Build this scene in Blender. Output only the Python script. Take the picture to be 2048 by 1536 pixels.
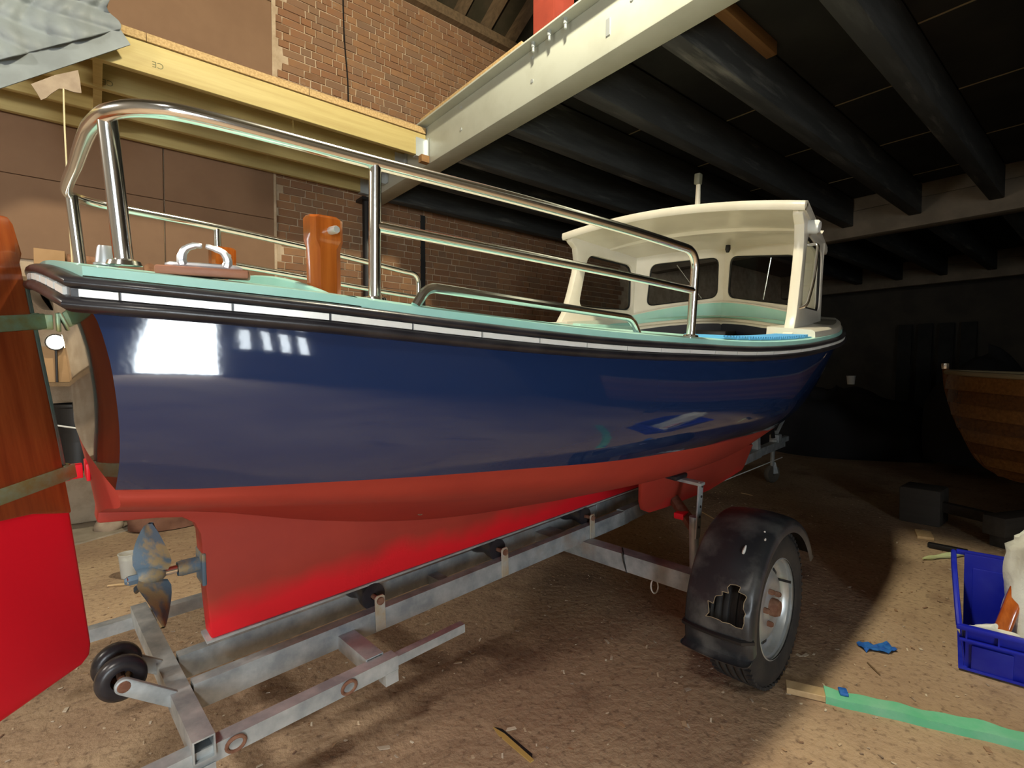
import bpy, bmesh, math, random
from math import sin, cos, pi, radians, atan2, sqrt, hypot
from mathutils import Vector, Matrix
random.seed(7)
for o_ in list(bpy.data.objects): bpy.data.objects.remove(o_)
SC = bpy.context.scene
COL = SC.collection

# ------------------------------------------------------------------ camera
F_PX, CAM_H = 1017.0, 1.30
TH = radians(50.7); PIT = math.atan(28 / 1017.0)
FH = Vector((cos(TH), sin(TH), 0)); RT = Vector((sin(TH), -cos(TH), 0))
FW = FH * cos(PIT) - Vector((0, 0, sin(PIT))); UP = FH * sin(PIT) + Vector((0, 0, cos(PIT)))
cam_d = bpy.data.cameras.new('camera'); cam = bpy.data.objects.new('camera', cam_d); COL.objects.link(cam)
cam_d.sensor_fit = 'HORIZONTAL'; cam_d.sensor_width = 36; cam_d.lens = 36 * F_PX / 2048.0
cam_d.clip_start = 0.02; cam_d.clip_end = 100
mw = Matrix((RT, UP, -FW)).transposed().to_4x4(); mw.translation = (0, 0, CAM_H)
cam.matrix_world = mw
SC.camera = cam
# ------------------------------------------------------------------ world, exposure
w_ = bpy.data.worlds.new('world'); SC.world = w_; w_.use_nodes = True
w_.node_tree.nodes['Background'].inputs[0].default_value = (0.75, 0.85, 1.0, 1)
w_.node_tree.nodes['Background'].inputs[1].default_value = 0.0
vs = SC.view_settings
vs.view_transform = 'Standard'; vs.look = 'None'; vs.gamma = 1; vs.use_curve_mapping = False
vs.exposure = 0.14
LAMP_POS = (1.26, 1.18, 4.90)
LAMP_POWER = 560.0
FILL2_POS = (-1.9, -0.8, 4.2)
FILL2_POWER = 620.0
FILL3_POS = (-2.6, 2.3, 2.95)
FILL3_POWER = 165.0
WINDOW_STRENGTH = 30.0
PANE_STRENGTH = 14.0

# ------------------------------------------------------------------ helpers
def V(*a): return Vector(a[0]) if len(a) == 1 else Vector(a)

class MB:
    def __init__(s): s.v = []; s.f = []
    def add(s, vs_, fs):
        n = len(s.v); s.v += [Vector(p) for p in vs_]; s.f += [tuple(i + n for i in f) for f in fs]; return s
    def box(s, c, size, R=None):
        c = Vector(c); hx, hy, hz = [k / 2 for k in size]
        pts = [Vector((x, y, z)) for z in (-hz, hz) for y in (-hy, hy) for x in (-hx, hx)]
        if R is not None: pts = [R @ p for p in pts]
        return s.add([c + p for p in pts], [(0, 2, 3, 1), (4, 5, 7, 6), (0, 1, 5, 4), (2, 6, 7, 3), (0, 4, 6, 2), (1, 3, 7, 5)])
    def bx(s, a, b):
        a, b = Vector(a), Vector(b)
        return s.box((a + b) / 2, [abs(k) for k in (b - a)])
    def beam(s, a, b, w, h, up=(0, 0, 1)):
        a, b = Vector(a), Vector(b); d = (b - a); L = d.length; x = d / L
        y = Vector(up).cross(x).normalized(); z = x.cross(y)
        return s.box((a + b) / 2, (L, w, h), Matrix((x, y, z)).transposed())
    def hbeam(s, a, b, w, h, t=.004, up=(0, 0, 1)):
        # open ended box section
        a, b = Vector(a), Vector(b); d = (b - a); L = d.length; x = d / L
        y = Vector(up).cross(x).normalized(); z = x.cross(y)
        pts = []
        for e in (a, b):
            for k in (0, t):
                for (yy, zz) in ((-1, -1), (1, -1), (1, 1), (-1, 1)):
                    pts.append(e + y * yy * (w / 2 - k) + z * zz * (h / 2 - k))
        fs = []
        for i in range(4):
            j = (i + 1) % 4
            fs += [(i, j, 8 + j, 8 + i), (4 + j, 4 + i, 12 + i, 12 + j), (i, 4 + i, 4 + j, j), (8 + i, 8 + j, 12 + j, 12 + i)]
        return s.add(pts, fs)
    def tube(s, pts, r, n=10, closed=False, caps=True):
        P = [Vector(p) for p in pts]; m = len(P)
        rr = r if isinstance(r, (list, tuple)) else [r] * m
        T = []
        for i in range(m):
            a = P[(i - 1) % m] if (closed or i > 0) else P[i]
            b = P[(i + 1) % m] if (closed or i < m - 1) else P[i]
            T.append((b - a).normalized())
        ref = Vector((0, 0, 1)) if abs(T[0].z) < .9 else Vector((1, 0, 0))
        N = (ref - T[0] * ref.dot(T[0])).normalized()
        vs_ = []
        for i in range(m):
            N = (N - T[i] * N.dot(T[i]))
            N = N.normalized() if N.length > 1e-6 else T[i].orthogonal().normalized()
            Bn = T[i].cross(N)
            for k in range(n):
                a = 2 * pi * k / n; vs_.append(P[i] + (N * cos(a) + Bn * sin(a)) * rr[i])
        fs = []
        for i in range(m if closed else m - 1):
            j = (i + 1) % m
            for k in range(n):
                l = (k + 1) % n; fs.append((i * n + k, i * n + l, j * n + l, j * n + k))
        if caps and not closed:
            fs.append(tuple(range(n - 1, -1, -1))); fs.append(tuple((m - 1) * n + k for k in range(n)))
        return s.add(vs_, fs)
    def lathe(s, prof, o=(0, 0, 0), ax=(0, 0, 1), n=24, closed=False):
        # prof: (radius, height along axis)
        o = Vector(o); a = Vector(ax).normalized(); x = a.orthogonal().normalized(); y = a.cross(x)
        vs_ = []; m = len(prof)
        for (r, h) in prof:
            for k in range(n):
                t = 2 * pi * k / n; vs_.append(o + a * h + (x * cos(t) + y * sin(t)) * max(r, 1e-5))
        fs = []
        for i in range(m if closed else m - 1):
            j = (i + 1) % m
            for k in range(n):
                l = (k + 1) % n; fs.append((i * n + k, i * n + l, j * n + l, j * n + k))
        return s.add(vs_, fs)
    def prism(s, poly, off):
        P = [Vector(p) for p in poly]; off = Vector(off); n = len(P)
        return s.add(P + [p + off for p in P], [tuple(range(n)), tuple(range(2 * n - 1, n - 1, -1))] + [(i, i + n, (i + 1) % n + n, (i + 1) % n) for i in range(n)])
    def grid(s, rows, closed=False):
        m = len(rows); n = len(rows[0]); fs = []
        for i in range(m - 1):
            for k in range(n if closed else n - 1):
                l = (k + 1) % n; fs.append((i * n + k, i * n + l, (i + 1) * n + l, (i + 1) * n + k))
        return s.add([p for r in rows for p in r], fs)
    def mesh(s, name, bevel=0, seg=2, smooth=True, ang=35, weld=0):
        bm = bmesh.new(); vv = [bm.verts.new(p) for p in s.v]
        for f in s.f:
            try: bm.faces.new([vv[i] for i in f])
            except Exception: pass
        if weld: bmesh.ops.remove_doubles(bm, verts=bm.verts[:], dist=weld)
        bmesh.ops.recalc_face_normals(bm, faces=bm.faces[:])
        if bevel:
            es = [e for e in bm.edges if len(e.link_faces) == 2 and e.calc_face_angle(0) > radians(40)]
            bmesh.ops.bevel(bm, geom=es, offset=bevel, offset_type='OFFSET', segments=seg, profile=.5, affect='EDGES', clamp_overlap=True)
        me = bpy.data.meshes.new(name); bm.to_mesh(me); bm.free()
        if smooth:
            me.shade_smooth(); me.set_sharp_from_angle(angle=radians(ang))
        return me
    def build(s, name, mat, parent=None, **k):
        return link(name, s.mesh(name, **k), mat, parent)

def link(name, me, mat=None, parent=None):
    o = bpy.data.objects.new(name, me)
    if mat is not None and me is not None:
        if len(me.materials) == 0: me.materials.append(mat)
    COL.objects.link(o)
    if parent is not None: o.parent = parent
    return o
def thing(name, label, cat, mw_=None, loc=None, group=None):
    o = bpy.data.objects.new(name, None); COL.objects.link(o); o.empty_display_size = .1
    if mw_ is not None: o.matrix_world = mw_
    if loc is not None: o.location = loc
    return tag(o, label, cat, group)
def tag(o, label, cat, group=None):
    o['label'] = label; o['category'] = cat
    if group: o['group'] = group
    return o
def struct(o): o['kind'] = 'structure'; return o
def panel(outer, holes, fn, t):
    """flat plate with holes; fn(x,y,d) -> 3D, thickness t"""
    bm = bmesh.new(); res = MB()
    loops = [outer] + holes; eds = []; allv = []
    for lp in loops:
        vv = [bm.verts.new((p[0], p[1], 0)) for p in lp]; allv.append(vv)
        for i in range(len(vv)): eds.append(bm.edges.new((vv[i], vv[(i + 1) % len(vv)])))
    bmesh.ops.triangle_fill(bm, use_beauty=True, use_dissolve=False, edges=eds)
    bm.verts.index_update(); bm.verts.ensure_lookup_table()
    n = len(bm.verts); co = [v.co.copy() for v in bm.verts]
    fs = [tuple(v.index for v in f.verts) for f in bm.faces]
    sides = []
    for vv in allv:
        for i in range(len(vv)):
            a, b = vv[i].index, vv[(i + 1) % len(vv)].index; sides.append((a, b, b + n, a + n))
    bm.free()
    res.add([fn(c.x, c.y, 0) for c in co] + [fn(c.x, c.y, t) for c in co], fs + [tuple(i + n for i in reversed(f)) for f in fs] + sides)
    return res
def rrect(x0, x1, y0, y1, r, n=5, skew=None):
    pts = []
    for cx, cy, a0 in ((x1 - r, y1 - r, 0), (x0 + r, y1 - r, 90), (x0 + r, y0 + r, 180), (x1 - r, y0 + r, 270)):
        for k in range(n + 1):
            a = radians(a0 + 90 * k / n); pts.append((cx + r * cos(a), cy + r * sin(a)))
    if skew: pts = [skew(x, y) for x, y in pts]
    return pts
def roundpoly(poly, r, n=4):
    out = []; m = len(poly)
    for i in range(m):
        p = Vector(poly[i]); a = Vector(poly[i - 1]) - p; b = Vector(poly[(i + 1) % m]) - p
        rr = min(r, a.length * .45, b.length * .45); s_, e_ = p + a.normalized() * rr, p + b.normalized() * rr
        for k in range(n + 1):
            t = k / n; out.append(tuple(s_ * (1 - t) ** 2 + p * 2 * t * (1 - t) + e_ * t * t))
    return out
def tab(T, x):
    """smooth interpolation in a table [(x, y...)] """
    n = len(T)
    if x <= T[0][0]: return T[0][1]
    if x >= T[-1][0]: return T[-1][1]
    def sl(i):
        if i == 0: return (T[1][1] - T[0][1]) / (T[1][0] - T[0][0])
        if i == n - 1: return (T[-1][1] - T[-2][1]) / (T[-1][0] - T[-2][0])
        a = (T[i][1] - T[i - 1][1]) / (T[i][0] - T[i - 1][0]); b = (T[i + 1][1] - T[i][1]) / (T[i + 1][0] - T[i][0])
        ha, hb = T[i][0] - T[i - 1][0], T[i + 1][0] - T[i][0]
        return (a * hb + b * ha) / (ha + hb)
    for i in range(n - 1):
        if T[i][0] <= x <= T[i + 1][0]:
            h = T[i + 1][0] - T[i][0]; t = (x - T[i][0]) / h
            m0, m1 = sl(i) * h, sl(i + 1) * h
            return (2 * t**3 - 3 * t * t + 1) * T[i][1] + (t**3 - 2 * t * t + t) * m0 + (-2 * t**3 + 3 * t * t) * T[i + 1][1] + (t**3 - t * t) * m1
def smooth_path(pts, n=6):
    P = [Vector(p) for p in pts]; out = []
    for i in range(len(P) - 1):
        p0 = P[i - 1] if i > 0 else P[i] * 2 - P[i + 1]; p3 = P[i + 2] if i + 2 < len(P) else P[i + 1] * 2 - P[i]
        for k in range(n):
            t = k / n
            out.append(.5 * ((2 * P[i]) + (P[i + 1] - p0) * t + (2 * p0 - 5 * P[i] + 4 * P[i + 1] - p3) * t * t + (3 * P[i] - p0 - 3 * P[i + 1] + p3) * t**3))
    out.append(P[-1]); return out
def round_path(pts, r, n=6):
    P = [Vector(p) for p in pts]; out = [P[0]]
    for i in range(1, len(P) - 1):
        a, b = P[i - 1] - P[i], P[i + 1] - P[i]; rr = min(r, a.length * .49, b.length * .49)
        s_, e_ = P[i] + a.normalized() * rr, P[i] + b.normalized() * rr
        for k in range(n + 1):
            t = k / n; out.append(s_ * (1 - t)**2 + P[i] * 2 * t * (1 - t) + e_ * t * t)
    out.append(P[-1]); return out
def project(p):
    d = Vector(p) - Vector((0, 0, CAM_H)); z = d.dot(FW)
    return (1024 + F_PX * d.dot(RT) / z, 768 - F_PX * d.dot(UP) / z) if z > .01 else (-1e4, -1e4)

# ------------------------------------------------------------------ materials
def mat(name, col, rough=.5, metal=0, col2=None, nscale=6, ndet=4, lo=.4, hi=.6, bump=0, bscale=60, coat=0, spec=.5, stretch=None,
        trans=0, emit=None, estr=0, rand=None, col3=None, n3=1.5, lo3=.55, hi3=.7, rough2=None, alpha=1, ior=1.45, cdist=0.01):
    m = bpy.data.materials.new(name); m.use_nodes = True; nt = m.node_tree; N = nt.nodes; L = nt.links
    b = N['Principled BSDF']; b.inputs['Base Color'].default_value = (*col, 1)
    b.inputs['Roughness'].default_value = rough; b.inputs['Metallic'].default_value = metal
    b.inputs['Specular IOR Level'].default_value = spec; b.inputs['Coat Weight'].default_value = coat; b.inputs['Coat Roughness'].default_value = .03
    b.inputs['Transmission Weight'].default_value = trans; b.inputs['IOR'].default_value = ior; b.inputs['Alpha'].default_value = alpha
    if emit: b.inputs['Emission Color'].default_value = (*emit, 1); b.inputs['Emission Strength'].default_value = estr
    tc = N.new('ShaderNodeTexCoord'); mp = N.new('ShaderNodeMapping'); L.new(tc.outputs['Object'], mp.inputs[0])
    if stretch: mp.inputs['Scale'].default_value = stretch
    cur = None
    def noise(sc, det, rgh=.6):
        n = N.new('ShaderNodeTexNoise'); n.inputs['Scale'].default_value = sc; n.inputs['Detail'].default_value = det; n.inputs['Roughness'].default_value = rgh
        L.new(mp.outputs[0], n.inputs['Vector']); return n
    def ramp(src, a, c):
        r = N.new('ShaderNodeMapRange'); r.inputs[1].default_value = a; r.inputs[2].default_value = c; L.new(src, r.inputs[0]); return r.outputs[0]
    def mix(fac, A, Bc, t='MIX'):
        x = N.new('ShaderNodeMix'); x.data_type = 'RGBA'; x.blend_type = t
        if isinstance(fac, float): x.inputs[0].default_value = fac
        else: L.new(fac, x.inputs[0])
        for i, c in ((6, A), (7, Bc)):
            if isinstance(c, tuple): x.inputs[i].default_value = (*c, 1)
            else: L.new(c, x.inputs[i])
        return x.outputs[2]
    if rand:   # per object / per island colour out of a list
        oi = N.new('ShaderNodeObjectInfo'); ge = N.new('ShaderNodeNewGeometry'); ad = N.new('ShaderNodeMath'); ad.operation = 'ADD'
        L.new(oi.outputs['Random'], ad.inputs[0]); L.new(ge.outputs['Random Per Island'], ad.inputs[1])
        fr = N.new('ShaderNodeMath'); fr.operation = 'FRACT'; L.new(ad.outputs[0], fr.inputs[0])
        cr = N.new('ShaderNodeValToRGB'); L.new(fr.outputs[0], cr.inputs[0]); e = cr.color_ramp.elements
        e[0].color = (*rand[0], 1); e[1].color = (*rand[-1], 1)
        for i, c in enumerate(rand[1:-1]): q = e.new((i + 1) / (len(rand) - 1)); q.color = (*c, 1)
        cur = cr.outputs[0]
    if col2:
        f = ramp(noise(nscale, ndet).outputs[0], lo, hi); cur = mix(f, cur if cur is not None else col, col2)
        if rough2 is not None:
            mr = N.new('ShaderNodeMapRange'); mr.inputs[3].default_value = rough; mr.inputs[4].default_value = rough2; L.new(f, mr.inputs[0]); L.new(mr.outputs[0], b.inputs['Roughness'])
    if col3:
        cur = mix(ramp(noise(n3, 6).outputs[0], lo3, hi3), cur if cur is not None else col, col3)
    if cur is not None: L.new(cur, b.inputs['Base Color'])
    if bump:
        bp = N.new('ShaderNodeBump'); bp.inputs['Strength'].default_value = bump; bp.inputs['Distance'].default_value = cdist
        L.new(noise(bscale, 5).outputs[0], bp.inputs['Height']); L.new(bp.outputs[0], b.inputs['Normal'])
    return m
def wood(name, c1, c2, axis=0, rough=.5, coat=0, scale=30, bump=.15, c3=None):
    st = [14, 14, 14]; st[axis] = .9
    return mat(name, c1, rough=rough, coat=coat, col2=c2, nscale=scale / 14., ndet=6, lo=.35, hi=.65, bump=bump, bscale=scale / 5., stretch=tuple(st), cdist=.004, col3=c3, n3=.8)

NAVY = mat('navy_gloss_paint', (.010, .024, .082), .06, coat=.6, bump=.02, bscale=5, cdist=.02, spec=.5)
BLACKGLOSS = mat('black_gloss_paint', (.006, .007, .010), .07, coat=.6, bump=.03, bscale=5, cdist=.02)
def antifoul():
    m = mat('red_antifouling', (.37, .040, .024), .55, col2=(.31, .030, .020), nscale=3, ndet=4, lo=.35, hi=.7, bump=.10, bscale=26, cdist=.004)
    nt = m.node_tree; N = nt.nodes; L = nt.links; b = N['Principled BSDF']; old = b.inputs['Base Color'].links[0].from_socket
    tc = N.new('ShaderNodeTexCoord'); se = N.new('ShaderNodeSeparateXYZ'); L.new(tc.outputs['Object'], se.inputs[0])
    n = N.new('ShaderNodeTexNoise'); n.inputs['Scale'].default_value = 5; L.new(tc.outputs['Object'], n.inputs['Vector'])
    a = N.new('ShaderNodeMath'); a.operation = 'MULTIPLY_ADD'; L.new(n.outputs[0], a.inputs[0]); a.inputs[1].default_value = -.14; L.new(se.outputs[2], a.inputs[2])
    r = N.new('ShaderNodeMapRange'); r.inputs[1].default_value = -.02; r.inputs[2].default_value = .07; r.inputs[3].default_value = 1; r.inputs[4].default_value = 0; L.new(a.outputs[0], r.inputs[0])
    x = N.new('ShaderNodeMix'); x.data_type = 'RGBA'; L.new(r.outputs[0], x.inputs[0]); L.new(old, x.inputs[6]); x.inputs[7].default_value = (.68, .008, .018, 1)
    L.new(x.outputs[2], b.inputs['Base Color']); return m
RED = antifoul()
REDFRESH = mat('fresh_red_paint', (.76, .008, .024), .42, bump=.05, bscale=90, cdist=.002)
RUBBER = mat('black_rubber', (.014, .013, .017), .32, col2=(.028, .026, .03), nscale=9, bump=.1, bscale=60, cdist=.003)
MINT = mat('mint_gelcoat', (.34, .66, .58), .35, col2=(.40, .70, .63), nscale=4, coat=.2)
CREAM = mat('white_gelcoat', (.74, .70, .60), .3, col2=(.66, .62, .52), nscale=2.5, coat=.3)
CHROME = mat('polished_stainless', (.88, .88, .87), .17, 1)
ALU = mat('bright_insert', (.84, .86, .84), .3, .15)
VARN = wood('orange_varnished_wood', (.52, .13, .018), (.34, .07, .008), 2, .12, .8, 40, .05)
def stock_mat():
    m = wood('varnished_mahogany', (.34, .078, .020), (.22, .042, .012), 2, .22, .5, 40, .05)
    return m
MAHOG = stock_mat()
TEAKPAD = wood('pinkish_hardwood', (.40, .16, .09), (.32, .12, .07), 0, .5, 0, 40)
BRASS = mat('verdigris_bronze', (.30, .30, .12), .45, .5, col2=(.30, .42, .27), nscale=22, lo=.4, hi=.6, bump=.2, bscale=80, cdist=.003)
COPPER = mat('copper_rivet', (.70, .34, .16), .35, .6)
GALV = mat('galvanised_steel', (.28, .32, .345), .5, .4, col2=(.50, .54, .55), nscale=11, lo=.36, hi=.66, bump=.15, bscale=50, cdist=.003, col3=(.36, .30, .24), n3=3.5, lo3=.60, hi3=.78)
RUST = mat('rusted_steel', (.17, .075, .045), .8, .2, col2=(.26, .14, .09), nscale=30, bump=.3, cdist=.003)
RUSTPLATE = mat('rust_stained_bracket', (.44, .36, .24), .7, .2, col2=(.46, .45, .40), nscale=14, bump=.2, cdist=.003)
TYRE = mat('tyre_rubber', (.022, .021, .022), .7, col2=(.05, .044, .038), nscale=7, lo=.45, hi=.75, bump=.2, bscale=80, cdist=.003)
RIM = mat('silver_wheel_paint', (.50, .53, .54), .35, .6, col2=(.40, .38, .34), nscale=8, lo=.5, hi=.75)
GUARD = mat('scuffed_black_plastic', (.022, .024, .028), .34, col2=(.13, .13, .125), nscale=6, ndet=8, lo=.46, hi=.74, bump=.12, bscale=25, cdist=.004)
TORN = mat('torn_pale_edge', (.34, .28, .18), .8)
PROP = mat('blue_grey_antifouled_bronze', (.10, .16, .22), .6, .2, col2=(.30, .24, .13), nscale=13, lo=.5, hi=.62, bump=.3, bscale=60, cdist=.004)
GLASS = mat('window_glass', (.9, .95, .95), .0, trans=1, ior=1.12, spec=.5)
DARKBLUE = mat('dark_blue_locker_paint', (.008, .010, .025), .4)
SEAL = mat('black_window_seal', (.01, .01, .01), .5)
BLUEMAT = mat('blue_nonslip_mat', (.16, .50, .80), .6)
GREYPAD = mat('grey_deck_pad', (.16, .15, .12), .8, bump=.3, bscale=150, cdist=.002)
BRICK = mat('old_red_brick', (.2, .08, .05), .9, rand=[(.22, .112, .056), (.33, .175, .085), (.27, .132, .068), (.36, .19, .092), (.24, .145, .088), (.31, .145, .068)],
            col2=(.26, .15, .09), nscale=11, lo=.45, hi=.8, bump=.5, bscale=70, col3=(.36, .27, .19), n3=5.0, lo3=.66, hi3=.78, cdist=.006)
MORTAR = mat('lime_mortar', (.60, .47, .33), .95, col2=(.48, .36, .24), nscale=7, bump=.6, bscale=45, cdist=.01)
PANELB = mat('brown_hardboard', (.225, .128, .072), .75, col2=(.265, .155, .088), nscale=1.8, ndet=6, lo=.35, hi=.7, bump=.08, bscale=50, col3=(.18, .098, .058), n3=.9, cdist=.004)
PINE = wood('pale_pine_joist', (.53, .435, .185), (.45, .35, .14), 0, .6, 0, 26, .1)
CHIP = mat('chipboard', (.52, .36, .17), .8, col2=(.38, .25, .11), nscale=70, lo=.4, hi=.6)
STEELW = mat('cream_painted_steel', (.45, .475, .415), .45, col2=(.39, .405, .345), nscale=3, ndet=6, lo=.45, hi=.75, bump=.05, bscale=30, cdist=.004)
BROWNCREAM = mat('brown_cream_paint', (.20, .165, .12), .7, col2=(.15, .125, .09), nscale=3)  # darker, browner cream than the near beam
STEELU = mat('galvanised_hanger', (.55, .60, .62), .4, .6)
DARKJ = mat('black_painted_timber', (.028, .030, .029), .75, col2=(.055, .058, .056), nscale=3.5, ndet=7, lo=.45, hi=.75, stretch=(.5, 4, 4), bump=.25, bscale=8, cdist=.006, col3=(.17, .17, .15), n3=2.2, lo3=.58, hi3=.8)
DARKB = mat('black_painted_board', (.016, .017, .017), .85, col2=(.026, .027, .026), nscale=2, bump=.2, bscale=30, cdist=.004)
BLOCKW = wood('orange_timber_block', (.30, .16, .06), (.22, .11, .04), 0, .7, 0, 26)
OLDWOOD = wood('old_rafter_timber', (.20, .13, .07), (.13, .085, .045), 1, .85, 0, 26)
DARKTIM = wood('shade_dark_timber', (.040, .033, .026), (.026, .021, .016), 1, .8, 0, 26)  # blackened to paint in the shade beyond the beam's shadow edge
SARK = mat('dark_roof_felt', (.045, .037, .018), .9, col2=(.07, .05, .028), nscale=3)
REDST = mat('red_oxide_steel', (.25, .042, .025), .5, col2=(.21, .035, .022), nscale=5)
BLACKST = mat('black_painted_steel', (.012, .012, .013), .4)
TARP = mat('grey_blue_sheet', (.25, .285, .30), .6, col2=(.20, .225, .235), nscale=3, bump=.1, bscale=12, cdist=.01, col3=(.17, .15, .12), n3=2.2, lo3=.68, hi3=.9)
RAG = mat('beige_rag', (.38, .30, .22), .9, col2=(.30, .23, .17), nscale=9)
CORD = mat('pale_cord', (.70, .62, .38), .8)
BLUEPL = mat('blue_crate_plastic', (.010, .018, .42), .38, col2=(.025, .04, .48), nscale=7, lo=.45, hi=.7, bump=.05, bscale=60, cdist=.003)
WHITEBAG = mat('white_plastic_sack', (.76, .78, .72), .5, bump=.3, bscale=14, cdist=.02)
CUPM = mat('clear_plastic_cup', (.8, .82, .8), .25, trans=.55, ior=1.2)
CUPW = mat('white_paint_residue', (.74, .76, .74), .5)
SACK = mat('brown_sack', (.20, .095, .06), .85, col2=(.13, .055, .035), nscale=6, bump=.3, bscale=30, cdist=.006)
CARD = mat('cardboard', (.42, .26, .13), .85, col2=(.38, .23, .11), nscale=5)
LOGM = mat('reddish_logs', (.33, .17, .09), .85, col2=(.22, .10, .05), nscale=22, bump=.3, cdist=.004)
BAREW = wood('bare_timber', (.58, .42, .24), (.48, .33, .17), 0, .7, 0, 26)
GREENT = mat('green_masking_tape', (.13, .50, .28), .6, col2=(.22, .55, .36), nscale=9, lo=.4, hi=.7, bump=.1, bscale=40, cdist=.003)
BLUET = mat('blue_tape', (.015, .10, .42), .55, col2=(.03, .16, .50), nscale=30)
CLINK = wood('shaded_varnished_plank', (.16, .06, .014), (.10, .036, .009), 1, .18, .6, 40, .05)
CLINK_LIT = wood('lit_varnished_plank', (.26, .11, .026), (.17, .066, .016), 1, .2, .6, 40, .05)  # lighter copy; alternating the two paints lap shading onto the strakes
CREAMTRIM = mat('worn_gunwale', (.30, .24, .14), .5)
DARKC = mat('dark_cloth', (.012, .012, .014), .9)
PALEBR = mat('pale_green_plastic', (.55, .62, .32), .5)
GREYW = mat('grey_plaster', (.22, .20, .17), .9, col2=(.17, .155, .13), nscale=2)
CONC = mat('pale_concrete_apron', (.36, .31, .24), .9, col2=(.28, .24, .18), nscale=5, bump=.2, bscale=50, cdist=.006)

def floor_mat():
    m = mat('dirty_earth_floor', (.33, .222, .142), .92, col2=(.50, .37, .232), nscale=.9, ndet=8, lo=.36, hi=.68, bump=1.0, bscale=24, col3=(.22, .14, .09), n3=2.4, lo3=.56, hi3=.74, cdist=.012)
    nt = m.node_tree; N = nt.nodes; L = nt.links; b = N['Principled BSDF']; old = b.inputs['Base Color'].links[0].from_socket
    tc = N.new('ShaderNodeTexCoord'); n = N.new('ShaderNodeTexNoise'); n.inputs['Scale'].default_value = 38; n.inputs['Detail'].default_value = 3; L.new(tc.outputs['Object'], n.inputs['Vector'])
    r = N.new('ShaderNodeMapRange'); r.inputs[1].default_value = .55; r.inputs[2].default_value = .8; r.inputs[3].default_value = 0; r.inputs[4].default_value = .9; L.new(n.outputs[0], r.inputs[0])
    x = N.new('ShaderNodeMix'); x.data_type = 'RGBA'; L.new(r.outputs[0], x.inputs[0]); L.new(old, x.inputs[6]); x.inputs[7].default_value = (.09, .05, .034, 1)
    L.new(x.outputs[2], b.inputs['Base Color']); return m
FLOOR = floor_mat()

# ================================================================== SETTING
WY = 5.60           # face of the brick wall
XB = 2.41           # near face of the white steel beam
fl = MB().bx((-5.2, -5, -.1), (14.2, 6, 0)).build('floor', FLOOR); struct(fl)
ap = MB().add([(-1.6, 4.95, 0), (-.12, 4.95, 0), (.30, 5.2, 0), (.9, 5.22, 0), (1.2, 5.59, 0), (-1.6, 5.59, 0)] + [(-1.6, 4.95, .012), (-.12, 4.95, .012), (.30, 5.2, .012), (.9, 5.22, .012), (1.2, 5.59, .012), (-1.6, 5.59, .012)],
     [(6, 7, 8, 9, 10, 11), (0, 1, 7, 6), (1, 2, 8, 7), (2, 3, 9, 8), (3, 4, 10, 9)]).build('concrete_strip', CONC, fl)

# --- brick wall
wall = MB().bx((-5.2, WY, 0), (14.2, 6, 5.72)).build('wall_left', MORTAR); struct(wall)
def brick_mesh(w, h, d, seed):
    r = random.Random(seed); bm = MB(); bm.box((0, 0, 0), (w, d, h))
    for v in bm.v: v += Vector((r.uniform(-.004, .004), r.uniform(-.003, .003), r.uniform(-.003, .003)))
    me = bm.mesh('brick', smooth=False); me.materials.append(BRICK); return me
CH, SL, HL = .078, .225, .112
BST = [brick_mesh(SL - .012, CH - .012, .05, i) for i in range(4)]
BHD = [brick_mesh(HL - .012, CH - .012, .05, 9 + i) for i in range(3)]
slots = []
for row in range(int(1.3 / CH), int(5.70 / CH)):
    z = (row + .5) * CH; x = 1.2 + (.17 if row % 2 else 0) + random.uniform(-.02, .02); k = row % 2
    hd = (row % 4 == 3)
    while x < 6.9:
        st = (k % 2 == 0) if not hd else (random.random() < .12)
        if not hd and random.random() < .2: st = True
        w = SL if st else HL; slots.append((x + w / 2, z, st)); x += w; k += 1
def inpoly(p, poly):
    c = False; n = len(poly)
    for i in range(n):
        (x1, y1), (x2, y2) = poly[i], poly[i - 1]
        if (y1 > p[1]) != (y2 > p[1]) and p[0] < (x2 - x1) * (p[1] - y1) / (y2 - y1) + x1: c = not c
    return c
VIS1 = [(545, -8), (845, -8), (945, 52), (1012, 104), (826, 250), (545, 195)]
VIS2 = [(545, 345), (725, 400), (1135, 480), (1160, 520), (1130, 620), (1085, 650), (560, 600)]
cand = []
for i, (x, z, st) in enumerate(slots):
    if x < 1.48: continue
    p = project((x, WY, z)); vis = inpoly(p, VIS1) or inpoly(p, VIS2)
    cand.append((vis, (1 if st else .5) / (x * .633 + 4), i))
cand.sort(reverse=True); single = set(c[2] for c in cand[:298] if c[0])
rest = MB()
for i, (x, z, st) in enumerate(slots):
    if x < 1.48 - (0 if z > 3.5 or z < 2.1 else 0): continue
    dy = random.uniform(-.004, .006)
    if i in single:
        o = link('brick', random.choice(BST if st else BHD), None, wall); o.location = (x, WY + .012 + dy, z); o.rotation_euler = (0, random.uniform(-.012, .012), 0)
    else: rest.box((x, WY + .012 + dy, z), ((SL if st else HL) - .013, .05, CH - .012))
ro = rest.build('brickwork', BRICK, wall, smooth=False); ro['kind'] = 'stuff'
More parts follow.
